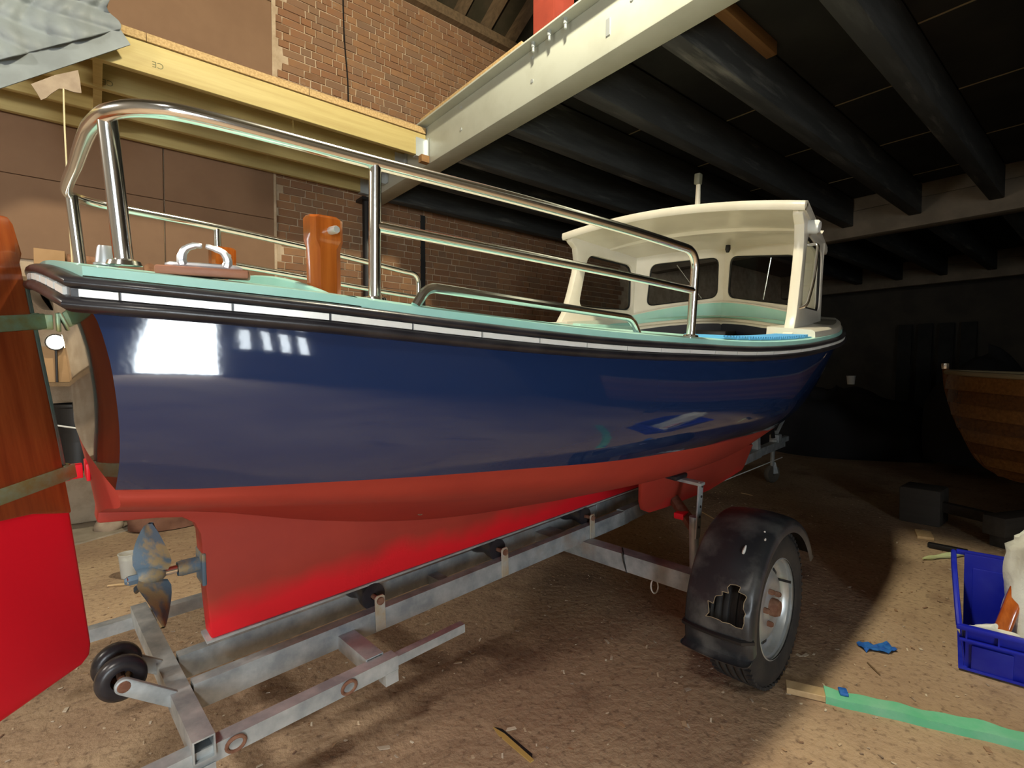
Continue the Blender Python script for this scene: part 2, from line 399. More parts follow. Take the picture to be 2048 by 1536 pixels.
# brown sheet panels
def sheet(x0, x1, z0, z1, m=PANELB): return MB().bx((x0, WY - .03, z0), (x1, WY - .004, z1)).build('wall_panel', m, wall, bevel=.003, seg=1)
for x0, x1 in ((-4.9, -3.6), (-3.59, -2.38), (-2.37, -1.16), (-1.15, .05), (.06, 1.43)):
    sheet(x0, x1, 3.55, 5.0); sheet(x0, x1, 5.01, 5.70)
for x0, x1 in ((-4.9, -3.1), (-3.09, -1.9), (-1.89, -.69), (-.68, .50), (.51, 1.43)):
    sheet(x0, x1, 2.18, 2.83); sheet(x0, x1, 2.835, 3.52)
MB().bx((1.43, WY - .035, 3.6), (1.468, WY, 5.7)).build('panel_edge_strip', MORTAR, wall)
MB().bx((1.43, WY - .035, 1.2), (1.455, WY, 3.5)).build('panel_edge_strip', MORTAR, wall)
MB().tube(smooth_path([(2.17, WY - .02, 5.7), (2.18, WY - .02, 5.0), (2.22, WY - .02, 4.4), (2.21, WY - .02, 3.6)]), .008, 6).build('wall_cable', BLACKST, wall)
MB().bx((3.12, WY - .02, 1.8), (3.18, WY + .01, 3.2)).build('wall_slot', DARKB, wall)

# --- other walls
wb = MB().bx((-5.2, -5, 0), (-5, 6, 6.5)).build('wall_back', GREYW); struct(wb)
wf = MB().bx((14, -5, 0), (14.2, 6, 6.5)).build('wall_front', mat('shade_dark_wall', (.07, .062, .05), .9, col2=(.05, .045, .038), nscale=1.5)); struct(wf)  # far wall colour lowered to paint in the unlit gloom
# wall behind the photographer with a tall opening and a row of small-paned windows
BIGW = (-2.82, -1.92, .02, 2.5)         # x0,x1,z0,z1
PANW = (-1.74, -.45, .75, 2.15)
def wall_fn(x, y, d): return Vector((x, -4.6 - d, y))
rect = lambda a: [(a[0], a[2]), (a[1], a[2]), (a[1], a[3]), (a[0], a[3])]
wr = panel([(-5.2, 0), (14.2, 0), (14.2, 5.8), (-5.2, 5.8)], [rect(BIGW), rect(PANW)], wall_fn, .3).build('wall_right', GREYW, smooth=False); struct(wr)
def daylight(name, a, strength, nx, nz, bar, col=(.86, .95, 1.0)):
    m = mat(name + '_daylight', (.8, .85, .9), .5, emit=col, estr=strength)
    fr = MB(); W, H = a[1] - a[0], a[3] - a[2]
    for i in range(nx + 1):
        x = a[0] + W * i / nx; fr.bx((x - bar / 2, -4.72, a[2]), (x + bar / 2, -4.64, a[3]))
    for i in range(nz + 1):
        z = a[2] + H * i / nz; fr.bx((a[0], -4.72, z - bar / 2), (a[1], -4.64, z + bar / 2))
    f = fr.build(name, mat(name + '_frame', (.25, .26, .25), .6)); struct(f)
    for i in range(nx):
        for j in range(nz):
            x0 = a[0] + W * i / nx + bar / 2; z0 = a[2] + H * j / nz + bar / 2
            MB().bx((x0, -4.70, z0), (x0 + W / nx - bar, -4.69, z0 + H / nz - bar)).build('pane', m, f)
daylight('window_1', BIGW, WINDOW_STRENGTH, 1, 1, .05)
daylight('window_2', PANW, PANE_STRENGTH, 4, 2, .17)

# --- dark ceiling bay right of the steel beam
ceil = MB().bx((XB, -4.6, 3.60), (14, 5.6, 3.64)).build('ceiling', DARKB); struct(ceil)
JY = [5.42, 4.70, 3.98, 3.25, 2.52, 1.80, 1.07, .35, -.37, -1.1, -1.8, -2.5, -3.2]
for i, y in enumerate(JY):
    MB().bx((2.60, y - .13, 3.20), (7.80, y, 3.555)).build('joist', DARKJ, ceil, bevel=.012, seg=2)
    if i > 1: MB().bx((8.02, y - .13, 3.20), (13.2, y, 3.555)).build('joist', DARKJ, ceil, bevel=.012, seg=2)
for i in range(len(JY) - 1):
    ya, yb = JY[i] - .13, JY[i + 1]
    off = (i * .47) % 1.22; xs = [2.60] + [2.60 + off + 1.22 * k for k in range(1, 6) if 2.9 < 2.60 + off + 1.22 * k < 7.5] + [7.80]
    for a, b in zip(xs[:-1], xs[1:]):
        MB().bx((a + .004, yb, 3.565), (b - .004, ya, 3.595)).build('ceiling_board', DARKB, ceil)
        if b < 7.7 and i > 1: MB().bx((b - .006, yb, 3.559), (b + .004, ya, 3.566)).build('seam_light_strip', CREAMTRIM, ceil)  # pale strip stands for light leaking through the board seam
for i in range(2, len(JY) - 1): MB().bx((8.02, JY[i + 1], 3.565), (13.2, JY[i] - .13, 3.595)).build('ceiling_board', DARKB, ceil)
for x, y, L in ((2.62, 1.60, 1.05), (3.9, 2.62, .8), (2.62, 3.30, .5)):
    MB().bx((x, y, 3.47), (x + L, y + .16, 3.56)).build('timber_packer', BLOCKW, ceil, bevel=.006)
for x0, x1, zb in ((7.80, 8.02, 3.06), (13.2, 13.42, 3.06)):
    t = thing('cross_beam', 'cream painted cross beam carrying the far ends of the dark joists' if x0 < 9 else 'dim cream beam at the far end of the dark ceiling beyond the other cross beam', 'beam', loc=(x0, 0, zb))
    MB().bx((0, -4.6, 0), (x1 - x0, 5.58, .34)).build('lower_beam', BROWNCREAM, t, bevel=.01)
    MB().bx((.02, -4.6, .345), (x1 - x0 - .02, 5.58, .54)).build('upper_beam', BROWNCREAM, t, bevel=.01)

# --- white steel beam
bt = thing('steel_beam', 'long cream painted steel beam running from the brick wall towards the camera', 'beam', loc=(XB, 0, 3.2))
MB().bx((0, -4.58, 0), (.19, 5.56, .35)).build('web', STEELW, bt, bevel=.008)
MB().bx((-.08, -4.58, .35), (.19, 5.56, .368)).build('top_plate', STEELW, bt, bevel=.003, seg=1)
for y in (2.66, 2.50, 2.35):
    MB().lathe([(0, .35), (.014, .35), (.014, .315), (.009, .312), (.009, .285), (0, .285)], (-.045, y, 0), (0, 0, 1), 8).build('bolt', STEELU, bt)
for y, z in ((3.62, .12), (3.62, .30), (2.72, .13), (2.72, .29), (1.86, .22)):
    MB().lathe([(0, -.006), (.013, -.006), (.013, .002)], (0, y, z), (1, 0, 0), 8).build('bolt', STEELU, bt)
MB().bx((-.006, 2.02, .10), (0, 2.05, .20)).build('plate_slot', STEELU, bt)
brd = MB().bx((XB - .075, 2.75, 3.570), (XB + .17, 4.18, 3.592)).build('edge_board', CHIP)
tag(brd, 'strip of chipboard lying along the top of the cream steel beam', 'board')
rc = thing('red_column', 'red oxide steel column standing on top of the cream beam', 'column', loc=(2.52, 2.62, 3.57))
MB().bx((-.10, -.10, 0), (-.085, .10, 3.2)).build('flange', REDST, rc); MB().bx((.085, -.10, 0), (.10, .10, 3.2)).build('flange', REDST, rc)
MB().bx((-.085, -.008, 0), (.085, .008, 3.2)).build('web', REDST, rc)
pc = thing('post_column', 'thin black steel post under the beam end against the brick wall', 'column', loc=(2.375, 5.46, 0))
MB().lathe([(.05, 0), (.05, 3.17)], (0, 0, 0), (0, 0, 1), 16).build('tube', BLACKST, pc); MB().bx((-.09, -.09, 3.17), (.09, .09, 3.2)).build('cap_plate', BLACKST, pc); MB().bx((-.09, -.09, 0), (.09, .09, .02)).build('base_plate', BLACKST, pc)

# --- mezzanine of new timber on the left
mz = thing('timber_mezzanine', 'new pine mezzanine floor with chipboard deck left of the cream beam', 'mezzanine', loc=(0, 0, 0))
for i, y in enumerate((4.20, 4.62, 5.04, 5.46)):
    MB().bx((-4.95, y, 3.275), (2.405, y + .05, 3.475)).build('joist', PINE, mz, bevel=.004)
    MB().bx((2.30, y - .006, 3.27), (2.402, y, 3.43)).build('joist_hanger', STEELU, mz); 
    MB().bx((2.30, y - .006, 3.262), (2.402, y + .056, 3.270)).build('hanger_seat', STEELU, mz)
    MB().bx((2.398, y - .05, 3.262), (2.406, y, 3.43)).build('hanger_flange', STEELU, mz)
for x in (-2.3, .02): 
    for a, b in ((4.25, 4.62), (4.67, 5.04), (5.09, 5.46)): MB().bx((x, a, 3.28), (x + .05, b, 3.47)).build('noggin', PINE, mz)
for i in range(7):
    MB().bx((-4.95 + i * 1.05, 4.185, 3.478), (-4.95 + i * 1.05 + 1.046, 5.56, 3.53)).build('deck_board', CHIP, mz)
def text_mesh(txt, size, mw_, m, name, parent, ext=.0006):
    cu = bpy.data.curves.new(name, 'FONT'); cu.body = txt; cu.size = size; cu.extrude = ext; cu.align_x = 'CENTER'
    t = bpy.data.objects.new(name, cu); COL.objects.link(t); bpy.context.view_layer.update()
    me = bpy.data.meshes.new_from_object(t); bpy.data.objects.remove(t); me.materials.clear(); me.transform(mw_); me.materials.append(m)
    return link(name, me, None, parent)
STAMP = mat('grey_ink_stamp', (.20, .19, .09), .8)
def face_rot(flip=False):   # text in the XZ plane facing -Y
    M_ = Matrix.Rotation(pi / 2, 4, 'X')
    return (M_ @ Matrix.Rotation(pi, 4, 'Z')) if flip else M_
for x, z, y in ((.36, 3.335, 4.199), (.10, 3.31, 4.619)):
    text_mesh('CE', .055, Matrix.Translation((x, y, z + .03)) @ face_rot(True), STAMP, 'stamped_mark', mz)
pk = MB().bx((2.325, 4.135, 3.20), (2.405, 4.195, 3.262)).build('packing_block', BLOCKW, mz)
tag_pole = MB().tube([(.18, 4.75, 3.568), (.62, 5.0, 3.568)], .035, 8).build('pipe_offcut', BLACKST); tag(tag_pole, 'short dark pipe lying on the mezzanine deck behind the grey sheet', 'pipe')

# --- roof over everything
rf = MB()
rf.add([(-5.2, 5.9, 5.78), (14.2, 5.9, 5.78), (14.2, .5, 8.6), (-5.2, .5, 8.6), (-5.2, -4.9, 5.78), (14.2, -4.9, 5.78)], [(0, 1, 2, 3), (3, 2, 5, 4)])
rfo = rf.build('roof', SARK, smooth=False); struct(rfo)
MB().bx((-5.2, 5.5, 5.70), (14.2, 5.75, 5.82)).build('wall_plate', OLDWOOD, rfo)
for k in range(20):
    x = 1.6 + k * .42
    MB().beam((x, 5.72, 5.83), (x, 2.6, 7.46), .09, .13, up=(1, 0, 0)).build('rafter', OLDWOOD, rfo)
for sy in (.9, 2.0, 3.1): 
    pass
gab = MB().add([(-5.1, -4.9, 5.7), (-5.1, 5.9, 5.7), (-5.1, .5, 8.6), (14.1, -4.9, 5.7), (14.1, 5.9, 5.7), (14.1, .5, 8.6)], [(0, 1, 2), (3, 5, 4)]).build('gable', GREYW, rfo, smooth=False)

# --- lamps
def lamp(pos, power, label, col, cone=None):
    t = thing('pendant_lamp', label, 'lamp', loc=pos)
    MB().lathe([(.03, .16), (.07, .14), (.16, .02), (.165, .0), (.155, .0), (.065, .12), (0, .13)], (0, 0, 0), (0, 0, 1), 24).build('shade', BLACKST, t)
    MB().lathe([(0, .03), (.05, .02), (.07, -.02), (.055, -.07), (0, -.09)], (0, 0, 0), (0, 0, 1), 16).build('bulb', mat('lit_bulb', (1, 1, 1), .5, emit=col, estr=30), t)
    MB().tube([(0, 0, .15), (0, 0, 8.0 - pos[2])], .008, 6).build('flex', BLACKST, t)
    ld = bpy.data.lights.new('lamp_light', 'SPOT' if cone else 'POINT'); ld.energy = power; ld.color = col; ld.shadow_soft_size = .22 if cone else .11
    if cone: ld.spot_size = radians(cone); ld.spot_blend = .6
    lo = bpy.data.objects.new('lamp_light', ld); COL.objects.link(lo); lo.parent = t; lo.location = (0, 0, -.22)
lamp(LAMP_POS, LAMP_POWER, 'pendant lamp with dark shade hanging above the stern of the blue boat', (1, .90, .66))
lamp(FILL2_POS, FILL2_POWER, 'added fill lamp with dark shade hanging behind the photographer', (1, .93, .82), 108)  # unseen lamp added as floor fill; its cone keeps the far end dark
lamp(FILL3_POS, FILL3_POWER, 'added fill lamp with dark shade hanging beyond the rudder left of the picture', (1, .92, .80))  # unseen lamp added, hung low to fill under the mezzanine and stern

# ================================================================== BLUE LAUNCH
def rotm(yaw, pitch, heel):
    y, p, h = radians(yaw), radians(pitch), radians(heel)
    Rz = Matrix.Rotation(y, 3, 'Z'); Ry = Matrix(((cos(p), 0, -sin(p)), (0, 1, 0), (sin(p), 0, cos(p)))); Rx = Matrix.Rotation(h, 3, 'X')
    return Rz @ Ry @ Rx
KO = Vector((.252, 1.770, .493))          # aft lower end of the keel
def frame(heel):
    m_ = rotm(4.5, 2.1, heel).to_4x4(); m_.translation = KO; return m_
BOATM = frame(5.0); TRAILM = frame(0.0)
boat = thing('motor_launch', 'dark blue launch with red bottom and white shelter standing on the trailer', 'boat', mw_=BOATM)

# --- lines of the hull (s forward from the keel end, half breadth b, height z)
SH_B = [(-.29, .60), (0, .705), (.3, .785), (.75, .85), (1.25, .887), (1.8, .912), (2.4, .91), (2.9, .875), (3.3, .80), (3.8, .645), (4.2, .46), (4.5, .27), (4.68, .11), (4.75, .018)]
SH_Z = [(-.29, .997), (-.14, .987), (.05, .974), (.3, .952), (.75, .921), (1.25, .903), (1.62, .894), (2.17, .902), (2.67, .928), (3.1, .955), (3.8, 1.02), (4.75, 1.13)]
WL_B = [(-.25, .52), (-.13, .60), (.03, .67), (.22, .725), (.5, .775), (.85, .802), (1.5, .79), (2.2, .715), (3.1, .545), (3.6, .40), (4.0, .24), (4.3, .09), (4.42, .018)]
WL_Z = [(-.25, .645), (.03, .64), (.22, .629), (.5, .609), (.85, .576), (1.5, .525), (2.2, .468), (3.1, .385), (3.6, .345), (4.42, .31)]
BI_B = [(-.245, .50), (.05, .60), (.56, .68), (1.24, .68), (2.0, .58), (2.8, .43), (3.4, .28), (3.9, .12), (4.22, .017)]
BI_Z = [(-.245, .605), (.05, .572), (.56, .512), (1.24, .412), (2.0, .315), (2.8, .245), (3.4, .215), (4.22, .21)]
MI_B = [(-.243, .24), (.05, .27), (.56, .30), (1.24, .30), (2.0, .25), (2.8, .18), (3.4, .11), (4.12, .016)]
MI_Z = [(-.243, .525), (.05, .475), (.56, .365), (1.24, .235), (2.0, .16), (2.8, .13), (3.4, .12), (4.12, .12)]
GA_B = [(-.243, .035), (0, .036), (3.3, .034), (4.05, .015)]
GA_Z = [(-.243, .455), (0, .40), (.3, .30), (.7, .20), (1.24, .125), (2.0, .085), (2.8, .075), (3.4, .075), (4.05, .09)]
CURVES = [(GA_B, GA_Z), (MI_B, MI_Z), (BI_B, BI_Z), (WL_B, WL_Z), (SH_B, SH_Z)]
NU = 44
US = [(k / NU) for k in range(NU + 1)]
def cpt(ci, u):
    Bt, Zt = CURVES[ci]; s = Bt[0][0] + (Bt[-1][0] - Bt[0][0]) * u
    return Vector((s, tab(Bt, s), tab(Zt, s)))
def crspline(P, n):
    return smooth_path(P, n)
bot_rows, top_rows = [], []; NT = 16
TUMBLE2 = [(0, 0), (.12, .54), (.25, .93), (.4, 1.16), (.52, 1.235), (.62, 1.245), (.75, 1.205), (.87, 1.13), (1, .985)]
TUMBLE = [(0, 0), (.12, .36), (.25, .63), (.5, .95), (.7, 1.075), (.82, 1.10), (.92, 1.065), (1, 1.0)]
for u in US:
    P = [cpt(i, u) for i in range(5)]
    full = smooth_path([P[0], P[1], P[2], P[3]], 5)
    bot_rows.append(full)
    tr = []
    for k in range(NT + 1):
        t = k / NT; p = P[3].lerp(P[4], t); w_f = max(0, min(1, (3.3 - p.x) / 1.2))
        k_t = min(1, .229 * (P[4].z - P[3].z) / max(.01, P[4].y - P[3].y)); f_ = (tab(TUMBLE2, t) * k_t + tab(TUMBLE, t) * (1 - k_t)) * w_f + t * (1 - w_f); p.y = P[3].y + (P[4].y - P[3].y) * f_
        s0 = tab([(0, -.252), (.25, -.250), (.5, -.253), (.75, -.262), (.9, -.274), (1, -.29)], t)
        p.x += (s0 - (-.25 - .04 * t)) * math.exp(-max(0, u * 5) / .25); tr.append(p)
    top_rows.append(tr)
def mir(rows, sgn): return [[Vector((p.x, p.y * sgn, p.z)) for p in r] for r in rows]
tm = MB()
for sg in (-1, 1): tm.grid(mir(top_rows, sg))
tm.build('topsides', NAVY, boat, ang=60)
bmh = MB()
for sg in (-1, 1): bmh.grid(mir(bot_rows, sg))
# red lower part of the transom
def trow(p, n=12, crown=0.0, cam_=.018):
    r = []
    for k in range(n + 1):
        l = -1 + 2 * k / n; r.append(Vector((p.x - cam_ * (p.y / .6) * (1 - l * l), p.y * l, p.z + crown * (1 - l * l))))
    return r
bmh.grid([trow(p) for p in bot_rows[0]])
bmh.build('bottom', RED, boat, ang=40, weld=.0005)
ts = MB(); ts.grid([trow(p, cam_=.018 + .018 * (k / NT) ** 3, crown=.045 * (k / NT) ** 2) for k, p in enumerate(top_rows[0])] + [trow(top_rows[0][-1] + Vector((0, 0, .006)), crown=.045, cam_=.036)])
ts.build('transom', BLACKGLOSS, boat, ang=50)
# stem bar
stem = MB(); st_p = [Vector((4.76, 0, 1.13)), Vector((4.62, 0, .75)), Vector((4.43, 0, .31)), Vector((4.23, 0, .2)), Vector((4.05, 0, .08)), Vector((3.8, 0, .02))]
stem.tube(smooth_path(st_p, 5), .024, 8); stem.build('stem_bar', RED, boat)
# keel / deadwood
kp = [(0, 0), (3.55, 0), (3.85, .02), (4.08, .10), (3.7, .13), (2.8, .12), (2.0, .13), (1.24, .17), (.7, .25), (.3, .36), (.05, .45), (-.24, .50), (-.248, .425), (-.12, .408), (-.06, .395), (-.032, .372), (-.018, .335), (-.012, .2)]
kb = MB(); kb.prism([(s, -.034, z) for s, z in kp], (0, .068, 0)); kb.build('keel', RED, boat, bevel=.008, seg=2)
MB().bx((-.012, -.036, -.008), (3.6, .036, 0)).build('keel_band', GALV, boat)
# bilge runners
for sg in (-1, 1):
    bk = [(1.54, .33), (1.62, .19), (1.665, .14), (1.74, .108), (1.9, .095), (2.4, .075), (2.88, .105), (2.90, .125), (2.90, .28), (2.4, .33)]
    MB().prism([(s, sg * (.44 + .30 * (z - .1)) * (1 - .10 * max(0, s - 2.2)), z) for s, z in bk], (0, sg * .022, .0)).build('bilge_keel', RED, boat, bevel=.006)
MB().lathe([(0, -.004), (.012, -.004), (.014, .004), (0, .006)], (.66, -.145, .275), (0, -1, .3), 10).build('skin_fitting', RUST, boat)
# --- rubbing strake all round
def sheer_path():
    P = []
    for u in reversed(US): P.append(Vector((cpt(4, u).x, -cpt(4, u).y, cpt(4, u).z)))
    c = cpt(4, 0)
    for k in range(1, 16):
        l = -1 + 2 * k / 16; P.append(Vector((c.x - .036 * (1 - l * l), c.y * l, c.z + .045 * (1 - l * l))))
    for u in US: P.append(cpt(4, u))
    return P
SPATH = sheer_path()
def sweep(path, prof, closed_prof=True):
    rows = []; n = len(path)
    for i, p in enumerate(path):
        a = path[i] - path[i - 1] if i > 0 else path[1] - path[0]; b = path[i + 1] - path[i] if i < n - 1 else a
        a = Vector((a.x, a.y, 0)).normalized(); b = Vector((b.x, b.y, 0)).normalized(); t = (a + b).normalized()
        out = Vector((-t.y, t.x, 0)); mi = 1 / max(.55, sqrt(max(.05, (1 + a.dot(b)) / 2)))
        rows.append([p + out * (x * mi) + Vector((0, 0, z)) for x, z in prof])
    return MB().grid(rows, closed_prof)
def half_round(cz, r, x0=0.0, fl_=1.0):
    return [(x0 - .008, cz - r)] + [(x0 + r * fl_ * cos(a), cz + r * sin(a)) for a in [(-pi / 2 + pi * k / 8) for k in range(9)]] + [(x0 - .008, cz + r)]
sweep(SPATH, half_round(.0155, .0105, .004, 1.6)).build('rubbing_strake_upper', RUBBER, boat, ang=50)
sweep(SPATH, half_round(-.0185, .0130, .004, 1.7)).build('rubbing_strake_lower', RUBBER, boat, ang=50)
sweep(SPATH, [(-.01, -.010), (.012, -.010), (.012, .009), (-.01, .009)]).build('strake_channel', RUBBER, boat)
# bright insert strip in lengths
acc = [0]
for i in range(1, len(SPATH)): acc.append(acc[-1] + (SPATH[i] - SPATH[i - 1]).length)
def at_len(d):
    for i in range(1, len(SPATH)):
        if acc[i] >= d:
            t = (d - acc[i - 1]) / max(1e-9, acc[i] - acc[i - 1]); return SPATH[i - 1].lerp(SPATH[i], t)
    return SPATH[-1]
ib = len(US) - 1; corner = acc[ib]; tend = acc[ib + 16]
def insert(d0, d1):
    n = max(3, int((d1 - d0) / .03)); pth = [at_len(d0 + (d1 - d0) * k / n) for k in range(n + 1)]
    mb = sweep(pth, [(.008, -.0075), (.0175, -.0062), (.0175, .0055), (.008, .0065)])
    k = len(pth); mb.f += [(0, 1, 2, 3), ((k - 1) * 4 + 3, (k - 1) * 4 + 2, (k - 1) * 4 + 1, (k - 1) * 4)]
    mb.build('strake_insert', ALU, boat)
    e = pth[-1]; 
d = .5
while d < corner - .02: insert(d, min(corner - .004, d + .155)); d += .159
d = corner + .02
while d < tend - .05: insert(d, d + .06); d += .075
d = tend + .02
while d < acc[-1] - .6: insert(d, d + .36); d += .364
# --- decks
def deck_edge(s): return tab(SH_B, s), tab(SH_Z, s)
am = MB(); rows = []
sl = [-.285 + .42 * k / 8 for k in range(9)]
for s in sl:
    b, z = deck_edge(s); r = [Vector((s - (.036 if s < -.2 else .036 * max(0, (.0 - s) / .2)) * 0, -b, z + .028))]
    for k in range(17):
        l = -1 + 2 * k / 16; bb = b - .004
        sx = s - .036 * (1 - l * l) * max(0, 1 - (s + .285) / .3)
        r.append(Vector((sx, bb * l, z + .043 + (.034 + .01 * (s + .285)) * (1 - l * l))))
    r.append(Vector((s, b, z + .028))); rows.append(r)
am.grid(rows); am.grid([[p + Vector((-.0, 0, -.03)) for p in rows[0]], rows[0]])
am.build('aft_deck', MINT, boat, ang=50)
# transverse cambered coaming board in front of the aft deck
cz = lambda l: 1.008 + .078 * (1 - (l / .64)**2)
cpoly = [(.12, -.64, .93)] + [(.12, -.64 + 1.28 * k / 24, cz(-.64 + 1.28 * k / 24)) for k in range(25)] + [(.12, .64, .93)]
MB().prism(cpoly, (.022, 0, 0)).build('aft_coaming', MINT, boat, bevel=.005, ang=50)
for l, w in ((-.03, .02), (-.17, .014), (-.33, .02)):
    mk = MB(); mk.tube([(.1185, l, 1.034), (.1185, l - w, 1.034), (.1185, l - w - .004, 1.028), (.1185, l - w, 1.022), (.1185, l, 1.022)], .0018, 5); mk.build('faded_lettering', STAMP, boat)
for sg in (-1, 1):
    rows = []
    for k in range(31):
        s = .12 + (3.5 - .12) * k / 30; b, z = deck_edge(s); wdt = min(.20, b * .8)
        q = [(b, .026), (b - .004, .042), (b - .03, .048), (b - wdt + .03, .053), (b - wdt + .012, .060), (b - wdt, .058), (b - wdt, -.05)]
        rows.append([Vector((s, sg * x, z + dz)) for x, dz in q])
    MB().grid(rows).build('side_deck', MINT, boat, ang=50)
# foredeck (white)
rows = []
for k in range(13):
    s = 3.22 + (4.72 - 3.22) * k / 12; b, z = deck_edge(s); rows.append([Vector((s, b * (-1 + 2 * j / 12), z + .045 + .07 * (b / .8) * (1 - (-1 + 2 * j / 12)**2))) for j in range(13)])
MB().grid(rows).build('foredeck', CREAM, boat)
# cockpit lining and sole
lin = MB(); rr = []
for k in range(21):
    s = .2 + 3.05 * k / 20; b, z = deck_edge(s); rr.append((s, max(.15, b - .19), z))
lw = lambda s, b: min(b, tab(WL_B, s) - .12)
for sg in (-1, 1): lin.grid([[Vector((s, sg * b, z)), Vector((s, sg * lw(s, b), .64))] for s, b, z in rr])
lin.grid([[Vector((s, -lw(s, b), .64)), Vector((s, lw(s, b), .64))] for s, b, z in rr])
lin.build('cockpit_lining', CREAM, boat)
# blue ribbed mat on the near side deck
bmt = MB()
for k in range(38):
    s = 1.46 + k * .024; b, z = deck_edge(s); bmt.box((s + .006, -(b - .105), z + .056), (.014, .15, .012))
for k in range(9):
    s = 1.46 + k * .104; b, z = deck_edge(s); bmt.box((s + .05, -(b - .105), z + .052), (.106, .16, .006))
bmt.build('ribbed_mat', BLUEMAT, boat)
# --- samson posts
for sg in (-1, 1):
    pp = []; prof = [(0.80, 1), (1.0, 1), (1.025, .86), (1.05, .86), (1.135, .86), (1.155, 1.0), (1.205, 1.0), (1.212, .93)]
    rows = []
    for z, k in prof:
        a, b = .040, .030; c = .010 if k == 1 else .019
        ring = [(-a + c, -b), (a - c, -b), (a, -b + c), (a, b - c), (a - c, b), (-a + c, b), (-a, b - c), (-a, -b + c)]
        sc = .93 if z > 1.21 else (1 if k == 1 else .95); rows.append([Vector((.182 + x * sc + (.012 if sg < 0 else 0) * (1.1 - z), sg * .43 + y * sc, z)) for x, y in ring])
    mp_ = MB().grid(rows, True); n = len(rows); mp_.f.append(tuple((n - 1) * 8 + k for k in range(8)))
    po = mp_.build('mooring_post', VARN, boat, ang=25)
    MB().lathe([(0, -.062), (.008, -.062), (.0095, -.056), (.0095, .056), (.008, .062), (0, .062)], (.187, sg * .43, 1.178), (0, 1, 0), 10).build('cross_pin', mat('pin_metal', (.70, .70, .70), .35, .6), po)
# --- wooden pad with closed fairlead
pz = lambda s: deck_edge(s)[1] + .053
ang_pad = atan2(-(deck_edge(-.02)[0] - deck_edge(-.17)[0]), .15)
padc = Vector((-.108, -.575, pz(-.108) + .008)); Rp = Matrix.Rotation(ang_pad, 3, 'Z')
pad = MB().box(padc, (.148, .055, .016), Rp).build('fairlead_pad', TEAKPAD, boat, bevel=.004)
def PL(x, z, y=0): return padc + Rp @ Vector((x, y, z))
fl_ = MB()
fl_.tube(smooth_path([PL(-.062, .011), PL(-.03, .012), PL(.03, .012), PL(.062, .011)], 4), [.003] + [.006] * 11 + [.003], 8)
fl_.tube(smooth_path([PL(-.034, .012), PL(-.036, .024), PL(-.030, .040), PL(-.016, .048), (PL(-.003, .049))], 4), [.009, .009, .009, .008, .008, .008, .007, .007, .007, .006, .006, .006, .006, .005, .005, .005, .004], 8)
fl_.tube(smooth_path([PL(.036, .012), PL(.038, .024), PL(.032, .038), PL(.018, .045), (PL(.003, .049))], 4), [.009, .009, .009, .008, .008, .008, .007, .007, .007, .006, .006, .006, .006, .005, .005, .005, .004], 8)
SATIN = mat('satin_metal', (.60, .61, .64), .36, .75)
fl_.build('fairlead', SATIN, boat)
MB().lathe([(.022, 0), (.022, .004), (.019, .006), (.0145, .036), (.0125, .041), (0, .042)], (-.222, -.27, pz(-.22) + .02), (0, 0, 1), 20).build('deck_filler_cap', SATIN, boat)
# --- stainless guard rail
half = [(-.243, 0, 1.318), (-.244, -.25, 1.32), (-.240, -.38, 1.321), (-.222, -.48, 1.322), (-.172, -.548, 1.322), (-.08, -.580, 1.32), (.215, -.62, 1.309), (.60, -.70, 1.288), (.95, -.775, 1.262), (1.16, -.815, 1.243)]
sm = smooth_path(half, 6)
bend = round_path([Vector((1.16, -.815, 1.243)), Vector((1.285, -.83, 1.235)), Vector((1.29, -.83, .95))], .09, 7)[1:]
nearp = sm + bend
fullp = [Vector((p.x, -p.y, p.z)) for p in reversed(nearp)] + nearp[1:]
MB().tube(fullp, .0148, 14).build('guard_rail', CHROME, boat)
def stan(s, l, z0, z1, r=.0135, s1=None):
    MB().tube([(s, l, z0), (s if s1 is None else s1, l, z1)], r, 12).build('stanchion', CHROME, boat)
    MB().lathe([(r, .012), (.026, .008), (.029, 0)], (s, l, z0), (0, 0, 1), 16).build('stanchion_base', CHROME, boat)
for sg in (-1, 1):
    stan(-.212, sg * .445, pz(-.21) + .012, 1.318, .0160, -.226)
    stan(.215, sg * .62, pz(.2) - .002, 1.309)
    MB().tube(smooth_path([(.215, sg * .62, 1.176), (.6, sg * .70, 1.152), (.95, sg * .778, 1.128), (1.288, sg * .83, 1.106)], 6), .0125, 12).build('mid_rail', CHROME, boat)
    MB().lathe([(.0128, .012), (.024, .008), (.027, 0)], (1.29, sg * .83, deck_edge(1.29)[1] + .046), (0, 0, 1), 16).build('stanchion_base', CHROME, boat)
    hz = lambda s: deck_edge(s)[1] + .045
    MB().tube(round_path([(.235, sg * .755, hz(.235)), (.262, sg * .757, hz(.25) + .042), (.60, sg * .80, hz(.6) + .046), (.93, sg * .825, hz(.93) + .044), (.965, sg * .828, hz(.96))], .06, 7), .0105, 10).build('grab_rail', CHROME, boat)
